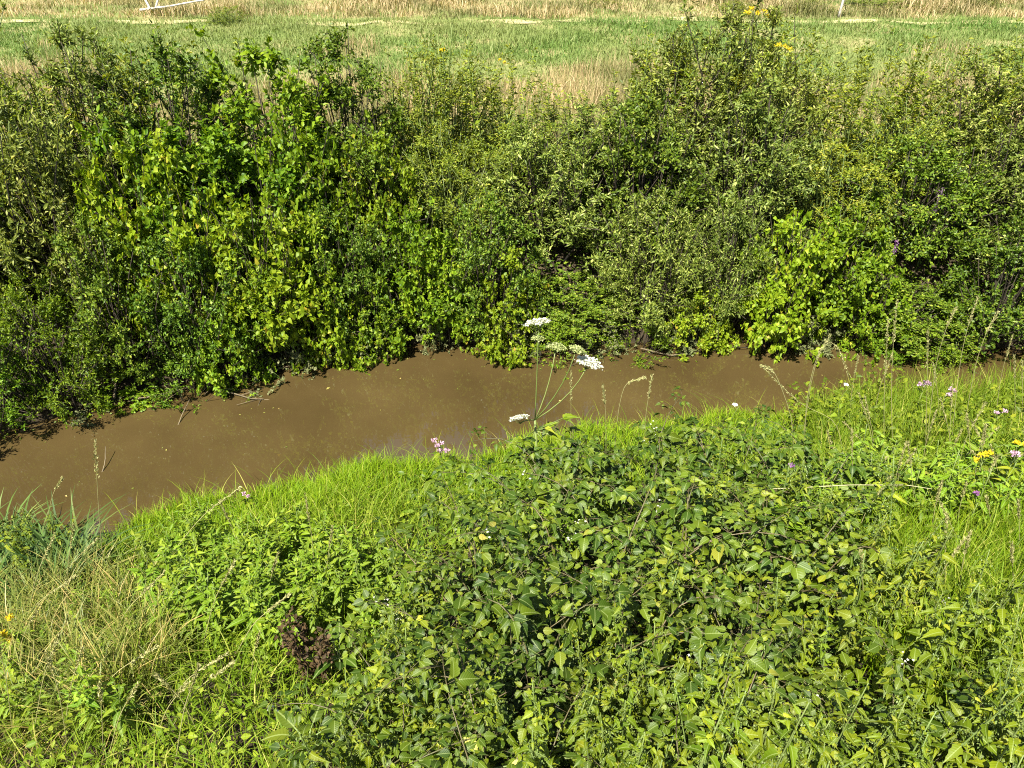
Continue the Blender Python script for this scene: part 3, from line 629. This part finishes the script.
for q in scatter(60, [(450, 535), (560, 505), (640, 500), (560, 570), (470, 580)]):
    herb(MINTS, 'mint', 'mint_stalk', at_ground(*q), rng.uniform(.7, 1.0), 'fresh green narrow leaved stalk between the bank grass and the brambles', 'herb', 'leafy fringe above the brambles')
for q in scatter(170, [(600, 620), (700, 540), (860, 520), (920, 620), (1000, 720), (1030, 900), (640, 900), (560, 800)]):
    herb(NETTLES, 'nettle', 'nettle', at_ground(*q), rng.uniform(.7, 1.1), 'nettle stalk in the nettle bed at lower right', 'nettle', 'nettles at lower right')
for q in scatter(75, [(330, 740), (480, 560), (640, 540), (640, 860), (330, 860)]):
    herb(NETTLES, 'nettle', 'nettle', at_ground(*q), rng.uniform(.7, 1.0), 'nettle stalk among the brambles at bottom centre', 'nettle', 'nettles at bottom centre')
for q in scatter(26, [(0, 640), (60, 610), (180, 620), (170, 740), (0, 760)]):
    herb(MINTS, 'mint', 'mint_stalk', at_ground(*q), rng.uniform(.6, .9), 'leafy stalk growing through the sedge at lower left', 'herb', 'leafy stalks in the sedge')
for q in scatter(14, [(-20, 520), (40, 530), (90, 570), (60, 610), (-20, 610)]):
    herb(NETTLES, 'mint', 'nettle', at_ground(*q), rng.uniform(.7, 1.0), 'broad leafy stalk among the blue green reeds at left', 'nettle', 'leafy stalks in the reeds')
for q in scatter(60, [(760, 510), (880, 485), (1040, 475), (1040, 540), (860, 560), (760, 560)]):
    herb(MINTS, 'nettle', 'willowherb', at_ground(*q), rng.uniform(.9, 1.3), 'slim leafy stalk standing in the grass at the right above the nettles', 'herb', 'leafy stalks at right')

# ---------------------------------------------------------------- brambles
def bramble(ncane, nleaf, Hm=.75, Rm=.75):
    ca, lv, fl = MB(), MB(), MB()
    for c in range(ncane):
        az = rng.uniform(0, 6.28); h = Hm * rng.uniform(.55, 1.1); r = Rm * rng.uniform(.35, 1.1); r0 = rng.uniform(0, .2)
        az2 = az + rng.normal(0, .5)
        s = np.linspace(0, 1, 9)
        def f(s):
            s = np.asarray(s); A = az + (az2 - az) * s
            return np.stack([np.cos(A) * (r0 + r * s ** 1.2), np.sin(A) * (r0 + r * s ** 1.2), h * (2.1 * s - 1.35 * s * s)], -1)
        tube(ca, f(s), .0045, .0018, 5)
        for t in np.linspace(.15, 1, nleaf) + rng.normal(0, .012, nleaf):
            q = f(min(t, 1)); a2 = rng.uniform(0, 6.28)
            d = np.array([math.cos(a2), math.sin(a2), rng.uniform(.1, .8)]); d /= np.linalg.norm(d)
            e = q + d * rng.uniform(.04, .09); tube(ca, np.stack([q, e]), .0013, .0010, 3)
            L = rng.choice([.040, .052, .064, .080], p=[.36, .36, .2, .08]) * rng.uniform(.95, 1.2) * (1.05 - .35 * max(0, t - .6)); up = np.array([0, 0, 1.]) + rng.normal(0, .45, 3)
            x = np.cross(d, up); x /= np.linalg.norm(x); dh = np.array([d[0], d[1], d[2] * .2 - .1])
            for k_, (sd_, sc_) in enumerate(((0, 1.0), (1, .82), (-1, .82))):
                dd = dh + x * sd_ * 1.25
                b = e + (dh * .022 if sd_ == 0 else x * sd_ * .012)
                leaves(lv, T_BRAMBLE, b[None], dd[None], (up + rng.normal(0, .18, 3))[None], L * sc_ * rng.uniform(.9, 1.1))
        if rng.uniform() < .13:
            q = f(1.0) + rng.normal(0, .02, (7, 3))
            for g in q:
                k5 = np.arange(5) * 1.2566; dd = np.stack([np.cos(k5), np.sin(k5), 0 * k5 + .3], -1)
                leaves(fl, T_OVAL, np.tile(g, (5, 1)), dd, np.tile([0, 0, 1.], (5, 1)), .008)
    return [('canes', ca.mesh('bramble_canes'), M['redstem']), ('leaves', lv.mesh('bramble_leaves'), M['bramble'])] + ([('blossom', fl.mesh('bramble_blossom'), M['white'])] if fl.n else [])
BRAM = [bramble(15, 19) for _ in range(5)]
BR = [
 (500, 590, .6, 'bramble bush at the upper left end of the thicket, beside the leafy bed'),
 (560, 520, .9, 'bramble bush below the hogweed stem'),
 (640, 500, .9, 'bramble bush whose top stands against the water at centre'),
 (720, 500, .9, 'bramble bush under the white bindweed flower'),
 (800, 510, .85, 'bramble bush topmost on the right of the thicket'),
 (500, 620, .9, 'dark leaved bramble bush in the middle left of the thicket'),
 (590, 610, 1.0, 'large leaved bramble bush at the heart of the thicket'),
 (680, 590, .95, 'bramble bush above the nettles, right of the heart of the thicket'),
 (770, 590, .85, 'bramble bush mixed with nettles at right of centre'),
 (440, 720, .7, 'bramble bush near the brown dead herb'),
 (540, 710, .9, 'bramble bush over the black hollow at bottom centre'),
 (640, 720, .8, 'bramble bush right of the black hollow at bottom centre'),
 (400, 800, .7, 'bramble bush with broad leaves at the bottom edge, left of the yellow leaf'),
 (520, 850, .7, 'bramble bush cut by the bottom edge beside the yellow leaf'),
 (700, 830, .7, 'bramble bush cut by the bottom edge among nettles'),
 (860, 800, .7, 'bramble bush at the lower right with one large pale leaf'),
 (970, 820, .6, 'bramble bush in the lower right corner')]
for px, py, s, lb in BR:
    q = at_ground(px, py + 30)
    plant('bramble_bush', BRAM[rng.integers(5)], lb, 'bramble', q, rng.uniform(0, 6.28), (s, s, s), 'brambles on the near bank')

# ---------------------------------------------------------------- flowers
def umbel(mb_p, mb_s, centre, r, nrm_, rays=18, dots=26, size=.012):
    nn = nrm(np.array(nrm_, float)); x = nrm(np.cross(nn, [.3, .9, .1])); y = np.cross(nn, x)
    base = centre - nn * r * .8
    for i in range(rays):
        rr = r * math.sqrt((i + .5) / rays); a = i * 2.39996
        c = centre + (x * math.cos(a) + y * math.sin(a)) * rr - nn * r * .18 * (rr / r) ** 2
        tube(mb_s, np.stack([base, c]), .0012, .0008, 3)
        q = c + (rng.normal(0, 1, (dots, 1)) * x + rng.normal(0, 1, (dots, 1)) * y) * r * .12 + nn * rng.uniform(0, .006, (dots, 1))
        leaves(mb_p, T_OVAL, q, rsph(dots) * .6 + nn * .2, np.tile(nn, (dots, 1)), size, size * 1.6)
    return base
HY = 3.75
hb = at_ground(540, 505); hb = np.array([P(538, 470, HY)[0], HY, float(ground(P(538, 470, HY)[0], HY))])
hog = thing('hogweed', 'tall hogweed with flat white umbels standing against the brown water', 'hogweed', tuple(hb))
junc = P(535, 420, HY) - hb
stm = MB(); tube(stm, np.stack([np.zeros(3), junc * .5 + [.01, 0, 0], junc]), .010, .007, 6)
for px, py, r, tl_, mt, nm in ((537, 321, .070, (-.15, .35, .9), 'white', 'white_umbel'), (589, 361, .070, (.30, .12, .95), 'white', 'white_umbel'), (519, 417, .052, (-.2, .5, .85), 'white', 'white_umbel'),
                          (556, 346, .052, (.1, .2, .95), 'umbelbud', 'green_umbel'), (538, 338, .03, (0, .2, 1), 'umbelbud', 'green_umbel'), (577, 349, .04, (.3, .1, .95), 'umbelbud', 'green_umbel')):
    c = P(px, py, HY + rng.uniform(-.08, .08)) - hb; mb = MB()
    base = umbel(mb, stm, c, r, tl_)
    s = np.linspace(0, 1, 6)[:, None]; mid = (junc + base) / 2 + np.array([(base - junc)[0] * .25, 0, -.02 * np.sign(abs((base - junc)[0]) - .1)])
    tube(stm, junc * (1 - s) ** 2 + 2 * mid * s * (1 - s) + base * s ** 2, .0038, .0026, 5)
    mb.build(nm, M[mt], hog)
lv = MB()
for px, py, d in ((552, 436, (.8, -.3, -.1)), (545, 428, (.7, .3, .2)), (522, 440, (-.7, -.3, .1)), (563, 418, (.9, 0, .25)), (528, 452, (-.3, -.7, .2)), (556, 455, (.5, -.7, .2))):
    b = P(px, py, HY) - hb; dd = np.array([d])
    tube(stm, np.stack([junc * .9, b]), .003, .002, 4)
    for k in (-1, 0, 1): leaves(lv, T_NETTLE, b[None], dd + np.array([[0, .8 * k, .1]]), np.array([[0, -.2, 1.]]), .10 if k == 0 else .07)
lv.build('leaves', M['nettle'], hog); stm.build('stem', M['stem'], hog)

def flower_plant(name, q_top, H, heads, mat, label, cat, group=None, headr=.03, tint='nettle', leafy=14, fsize=.012):
    """stem from the ground with a cluster of small flower heads at the top"""
    x, y, z = q_top; g = float(ground(x, y)); H = max(z - g, .2)
    t = thing(name, label, cat, (x, y, g), 0, group)
    st, lv, fl = MB(), MB(), MB(); top = np.array([0, 0, H])
    tube(st, np.stack([[0, 0, 0], [.01, .01, H * .5], top - [0, 0, .04]]), .004, .0025, 5)
    for dx, dz in heads:
        c = top + np.array([dx, rng.normal(0, .03), dz])
        tube(st, np.stack([top - [0, 0, .07], c]), .0018, .0012, 3)
        k = 46; q = c + rsph(k) * np.array([headr, headr, headr * .5]) * rng.uniform(.2, 1, (k, 1))
        leaves(fl, T_OVAL, q, rsph(k) + [0, 0, .6], rsph(k) + [0, -.3, .6], fsize, fsize * 1.6)
    f = rng.uniform(.15, .9, leafy); az = rng.uniform(0, 6.28, leafy)
    leaves(lv, T_WILLOWH, np.stack([0 * f, 0 * f, f * H], -1), np.stack([np.cos(az), np.sin(az), 0 * f + .35], -1), np.tile([0, 0, 1.], (leafy, 1)), rng.uniform(.05, .09, leafy))
    st.build('stem', M['stem'], t); lv.build('leaves', M[tint], t); fl.build('flower_heads', M[mat], t)
    return t
flower_plant('hemp_agrimony', P(440, 448, 4.75), .3, [(-.05, .05), (.0, -.01), (.05, .0), (-.02, .03), (.02, .07)], 'pink', 'pale pink flower cluster on the grass edge against the water, left of the hogweed', 'flower', 'pink flowers', .028)
flower_plant('hemp_agrimony', P(925, 385, 4.9), .3, [(-.04, .01), (.03, .0), (0, .03)], 'pink', 'pink flower cluster at the top of the right bank by the water', 'flower', 'pink flowers', .032)
flower_plant('hemp_agrimony', P(948, 390, 4.8), .3, [(-.03, .01), (.04, .0), (.0, .03)], 'pink', 'faded pink flower cluster right beside the brighter one on the right bank', 'flower', 'pink flowers', .028, )
flower_plant('hemp_agrimony', P(1000, 412, 4.5), .3, [(-.03, 0), (.05, -.01)], 'pink', 'small pale pink flower near the right edge above the yellow ragwort', 'flower', 'pink flowers', .02)
flower_plant('thistle', P(1019, 457, 3.35), .3, [(0, 0), (-.03, .02)], 'pink', 'pink thistle flower at the right edge under a yellow head', 'flower', 'pink flowers', .025)
flower_plant('thistle', P(980, 498, 3.1), .3, [(0, 0)], 'purple', 'lone mauve thistle head in the grass below the yellow ragwort', 'flower', 'purple flowers', .018)
flower_plant('thistle', P(791, 464, 3.3), .3, [(0, 0)], 'purple', 'mauve thistle head over the brambles right of centre', 'flower', 'purple flowers', .018)
flower_plant('thistle', P(250, 520, 4.2), .3, [(0, 0), (.05, .02)], 'pink', 'small mauve flower at the top of the leafy bed, left', 'flower', 'purple flowers', .014)
flower_plant('ragwort', P(985, 457, 3.3), .4, [(-.05, -.01), (-.02, .01), (.01, .01), (.03, .02)], 'yellow', 'yellow ragwort head in the tall grass on the right', 'flower', 'yellow flowers', .018)
flower_plant('ragwort', P(1020, 446, 3.4), .4, [(0, 0), (.02, .02)], 'yellow', 'yellow ragwort head cut by the right edge', 'flower', 'yellow flowers', .018)
flower_plant('ragwort', P(7, 632, 2.45), .4, [(0, .04), (-.01, 0), (.005, -.04), (-.02, .05)], 'yellow', 'bright yellow flower spike at the left edge over the sedge', 'flower', 'yellow flowers', .022)
flower_plant('ragwort', P(758, 15, 9.9), .7, [(-.14, .03), (-.07, .06), (0, .02), (.07, .04), (.13, -.02)], 'yellow', 'wide yellow ragwort on the far crest above the willow tops', 'flower', 'far yellow flowers', .05, fsize=.018)
flower_plant('ragwort', P(787, 48, 9.3), .7, [(-.1, .03), (-.02, .02), (.05, -.02)], 'yellow', 'yellow ragwort on the far crest below and right of the wide one', 'flower', 'far yellow flowers', .045, fsize=.018)
flower_plant('ragwort', P(442, 50, 9.6), .7, [(0, 0)], 'yellow', 'single small yellow head on the far crest left of the dry grass', 'flower', 'far yellow flowers', .04, fsize=.016)
flower_plant('ragwort', P(500, 60, 10.9), .7, [(0, 0), (.06, -.02)], 'yellow', 'small pale yellow head on the far crest among the weed stalks', 'flower', 'far yellow flowers', .03, fsize=.014)
flower_plant('ragwort', P(7, 172, 8.6), .7, [(0, 0), (-.05, .03)], 'yellow', 'dull yellow flower on the shrubs at the left edge', 'flower', 'far yellow flowers', .04, fsize=.014)
def spike(px, y0, y1, Y, label):
    a = P(px, y1, Y); x, yy = a[0], a[1]; g = float(ground(x, yy)); t = thing('loosestrife', label, 'flower', (x, yy, g), 0, 'loosestrife spikes')
    zt = P(px, y0, Y)[2] - g; zb = a[2] - g; st, fl = MB(), MB(); tube(st, np.array([[0, 0, 0], [0, 0, zt / 2], [0, 0, zt]]), .004, .002, 4)
    k = 150; u = rng.uniform(0, 1, k); q = np.stack([rng.normal(0, .012, k), rng.normal(0, .012, k), zb + (zt - zb) * u], -1)
    leaves(fl, T_OVAL, q, rsph(k), rsph(k), .014); st.build('stem', M['stem'], t); fl.build('flower_spike', M['purple'], t)
spike(934, 188, 215, 7.7, 'purple loosestrife spike on the far bank at right')
spike(893, 240, 256, 7.5, 'faint purple loosestrife spike lower and left of the other')
for px, py, Y, lb in ((735, 405, 3.9, 'white bindweed flower over the brambles against the water'), (600, 548, 3.0, 'pale bindweed flower on the bramble leaves at centre'), (846, 385, 4.3, 'small white flower by the arching grass stem')):
    q = P(px, py, Y); g = float(ground(q[0], q[1])); t = thing('bindweed', lb, 'flower', (q[0], q[1], g), 0, 'white bindweed flowers'); H = q[2] - g
    st, fl, lv = MB(), MB(), MB(); s = np.linspace(0, 1, 14); tube(st, np.stack([.02 * np.sin(s * 14), .02 * np.cos(s * 14) - .02, H * s], -1), .0022, .0016, 4)
    a = np.arange(10) * .6283; leaves(fl, T_BROAD, np.tile([0, 0, H], (10, 1)), np.stack([np.cos(a), np.sin(a), 0 * a + .5], -1), np.tile([0, 0, 1.], (10, 1)), .019, .028)
    f = rng.uniform(.4, .97, 9); az = rng.uniform(0, 6.28, 9); leaves(lv, T_HEART, np.stack([0 * f, 0 * f, H * f], -1), np.stack([np.cos(az), np.sin(az), 0 * az], -1), np.tile([0, -.2, 1.], (9, 1)), rng.uniform(.03, .05, 9))
    st.build('stem', M['stem'], t); fl.build('flower', M['white'], t); lv.build('leaves', M['mint'], t)

# ---------------------------------------------------------------- tall seeding grass stalks on the near bank
def seed_grass(base_px, base_py, pts, label, fat=.007, gr='seeding grass stalks'):
    q0 = at_ground(base_px, base_py); Y = q0[1]
    P3 = [np.zeros(3)] + [P(a, b, Y) - q0 for a, b in pts]
    t = thing('grass_stalk', label, 'grass stalk', tuple(q0), 0, gr)
    P3 = np.array(P3); s = np.linspace(0, len(P3) - 1, 14)
    c = np.stack([np.interp(s, np.arange(len(P3)), P3[:, i]) for i in range(3)], -1)
    for _ in range(2): c[1:-1] = (c[:-2] + c[1:-1] * 2 + c[2:]) / 4
    st, hd = MB(), MB(); tube(st, c, .0022, .0014, 4)
    k = 90; u = rng.uniform(.68, 1, k); ii = u * 13; q = np.stack([np.interp(ii, np.arange(14), c[:, i]) for i in range(3)], -1) + rng.normal(0, fat * .6, (k, 3))
    tan = nrm(c[-1] - c[-4]); leaves(hd, T_LANCE, q, rsph(k) * .5 + tan, rsph(k), .018)
    st.build('stem', M['seed'], t); hd.build('seed_head', M['seed'], t)
for bp, pts, lb in (
  ((893, 470), [(891, 390), (893, 345), (897, 300)], 'upright pale grass stalk, first of the tall heads at the right'),
  ((884, 470), [(884, 395), (888, 320)], 'thin upright grass stalk left of the tallest heads'),
  ((925, 460), [(935, 365), (947, 325), (956, 308)], 'leaning grass stalk in the middle of the fan at the right'),
  ((950, 455), [(960, 360), (968, 325), (978, 297)], 'tallest leaning grass stalk of the fan at the right'),
  ((960, 450), [(975, 365), (985, 335), (998, 312)], 'outermost leaning grass stalk of the fan at the right'),
  ((925, 470), [(927, 390), (928, 330)], 'straight grass stalk by the pink flowers at the right'),
  ((800, 460), [(812, 370), (826, 340), (838, 345), (850, 378)], 'arching grass stem bent over the water right of centre'),
  ((803, 480), [(806, 400), (815, 360), (830, 335)], 'fine grass stem crossing the arching one'),
  ((790, 500), [(795, 425), (775, 370), (762, 366)], 'fine grass stem leaning left over the water'),
  ((645, 480), [(645, 420), (648, 400), (652, 376)], 'branched grass stalk right of the hogweed against the water'),
  ((606, 480), [(606, 415), (603, 385)], 'grass stalk close on the right of the hogweed'),
  ((612, 480), [(618, 410), (625, 382), (645, 378)], 'nodding grass stalk right of the hogweed'),
  ((570, 470), [(571, 420), (571, 370)], 'thin single grass stalk between the umbels'),
  ((845, 470), [(838, 420), (800, 405), (762, 366)], 'long low grass stem stretched left over the brambles'),
  ((105, 590), [(98, 500), (95, 440)], 'dry grass stem standing against the water at the left'),
  ((40, 560), [(52, 495), (62, 478)], 'short dry grass stem over the reeds at left'),
  ((140, 600), [(170, 555), (205, 512), (240, 488)], 'thin bent grass stem over the bank grass at left')):
    seed_grass(*bp, pts, lb)
for i in range(50):
    px = rng.uniform(830, 1030); py = rng.uniform(430, 640)
    h = rng.uniform(45, 100); l = rng.normal(8, 22)
    seed_grass(px, py, [(px + l * .4, py - h * .6), (px + l, py - h)], 'fine seeding grass stalk within the tall grass at right', .004, 'fine stalks in the tall grass')
for i in range(26):
    px = rng.uniform(0, 340); py = rng.uniform(580, 800)
    h = rng.uniform(50, 110); l = rng.normal(14, 30)
    seed_grass(px, py, [(px + l * .4, py - h * .6), (px + l, py - h)], 'fine seeding grass stalk in the rough grass at lower left', .004, 'fine stalks at lower left')

# ---------------------------------------------------------------- dead herb, odd leaves, sticks
q = at_ground(318, 690); t = thing('dead_herb', 'brown withered dock stalk between the leafy bed and the brambles', 'dead plant', tuple(q))
st, hd = MB(), MB()
for i in range(7):
    az = rng.uniform(0, 6.28); tp = np.array([math.cos(az) * .1, math.sin(az) * .08, rng.uniform(.28, .48)]); tube(st, np.stack([np.zeros(3), tp * [.4, .4, .5], tp]), .004, .002, 4)
    k = 110; u = rng.uniform(.3, 1, (k, 1)); leaves(hd, T_OVAL, tp * u + rng.normal(0, .016, (k, 3)), rsph(k), rsph(k), rng.uniform(.014, .035, k))
st.build('stem', M['twig'], t); hd.build('withered_leaves', M['deadherb'], t)
def dock(px, py, nl, L, mat, label, up=.25, rise=.1):
    q = at_ground(px, py + 25); t = thing('dock_plant', label, 'dock', tuple(q)); lv, st = MB(), MB()
    for i in range(nl):
        az = 6.28 * i / nl + rng.normal(0, .3); d = np.array([math.cos(az), math.sin(az), rng.uniform(.3, .9)]); b = np.array([0, 0, rise]) + d * .06
        tube(st, np.stack([[0, 0, 0], [0, 0, rise], b]), .004, .003, 4); leaves(lv, T_DOCK, b[None], d[None], np.array([[0, 0, 1.]]) + rng.normal(0, .2, (1, 3)), L * rng.uniform(.7, 1.15), L * 1.25)
    st.build('stem', M['stem'], t); lv.build('leaves', M[mat], t)
dock(315, 745, 6, .12, 'bramble', 'broad leaved dock in front of the withered stalk at bottom left', rise=.2)
dock(345, 660, 6, .11, 'bramble', 'dock plant right of the brown withered stalk', rise=.2)
dock(40, 690, 6, .10, 'mint', 'dock rosette among sedge at lower left', rise=.15)
dock(492, 800, 3, .085, 'yellowleaf', 'yellow dying dock leaves at the bottom edge of the brambles', rise=.36)
def stick(name, pts, r, mat, label, cat='stick', group=None, twigs=0):
    pts = np.array(pts, float); o = pts[0].copy(); mb = MB()
    s = np.linspace(0, len(pts) - 1, 4 * len(pts)); c = np.stack([np.interp(s, np.arange(len(pts)), pts[:, i]) for i in range(3)], -1)
    c += rng.normal(0, r * .15, c.shape); tube(mb, c - o, r, r * .5, 6)
    for i in range(twigs):
        j = rng.integers(2, len(c) - 1); tube(mb, np.stack([c[j] - o, c[j] - o + rsph(1)[0] * [1, 1, .5] * rng.uniform(.1, .3)]), r * .4, r * .2, 4)
    ob = mb.build(name, M[mat], smooth=True); ob.location = o; return tag(ob, label, cat, group)
def W(px, py, z=.01): a = water_pt(px, py); return (a[0], a[1], z)
stick('stick', [W(118, 408, .12), W(122, 396, .2), (W(126, 392)[0], W(126, 392)[1], .34)], .012, 'stick', 'grey stick leaning out of the mud at the notch in the far bank')
stick('stick', [W(172, 372, .25), W(205, 388, .05), W(250, 400, .02), W(264, 400, .01)], .010, 'stick', 'long fallen twig reaching into the water from the far bank', twigs=8)
stick('stick', [W(176, 428, -.02), W(183, 417, .03), W(192, 408, .10)], .007, 'stick', 'single bent twig poking out of open water at left')
stick('stick', [W(100, 475, -.02), W(106, 466, .03), W(109, 455, .1)], .006, 'stick', 'short twig poking out of the water near the left reeds')
stick('stick', [W(240, 378, .05), W(275, 373, .04), W(305, 366, .05)], .010, 'stick', 'dead twig lying along the far waterline left of the dusty leaves', twigs=5)
stick('stick', [W(640, 352, .05), W(670, 358, .03), W(690, 355, .02)], .008, 'stick', 'small twig lying at the far waterline right of the hogweed', twigs=6)
stick('stick', [W(130, 405, .05), W(165, 402, .1), W(190, 398, .12)], .012, 'stick', 'muddy dead branch along the notch in the far bank', twigs=9)
stick('dry_straw', [P(110, 536, 4.15), P(200, 531, 4.15), P(340, 527, 4.2)], .0022, 'drystem', 'long pale dry stem lying level above the bank grass at left', 'straw')
stick('dry_straw', [P(770, 489, 3.2), P(850, 485, 3.1), P(905, 485, 3.1), P(932, 489, 3.05)], .0028, 'drystem', 'long pale stem lying level over the herbs right of the brambles', 'straw')
def MP(px, py, dz=0):
    a = (py - 384) / F; t = 15.0
    for t in np.arange(10, 40, .05):
        x, y, z = (px - 512) / F * t, (cp - a * sp) * t, CAM_H - (sp + a * cp) * t
        if z <= float(ground(x, y)) + dz: break
    return (x, y, z)
stick('fallen_branch', [MP(140, 10, .12), MP(165, 7, .2), MP(203, 0, .45)], .035, 'deadwood', 'bleached bare branch lying in the dry grass at the top left', 'branch', 'bleached branches')
stick('fallen_branch', [MP(150, 9, .15), (MP(140, 3)[0], MP(140, 3)[1], MP(140, 3)[2] + .6)], .028, 'deadwood', 'short upright end crossing the bleached branch at top left', 'branch', 'bleached branches')
stick('fallen_branch', [MP(156, 8, .15), (MP(168, 2)[0], MP(168, 2)[1], MP(168, 2)[2] + .5)], .028, 'deadwood', 'stubby leaning piece beside the bleached branch at top left', 'branch', 'bleached branches')
q = MP(838, 18); stick('stake', [q, (q[0] + .06, q[1], q[2] + .7), (q[0] + .14, q[1], q[2] + 1.4)], .035, 'deadwood', 'thin pale stake standing at the top edge right of the ragwort', 'stake')
print('objects', len(bpy.data.objects))
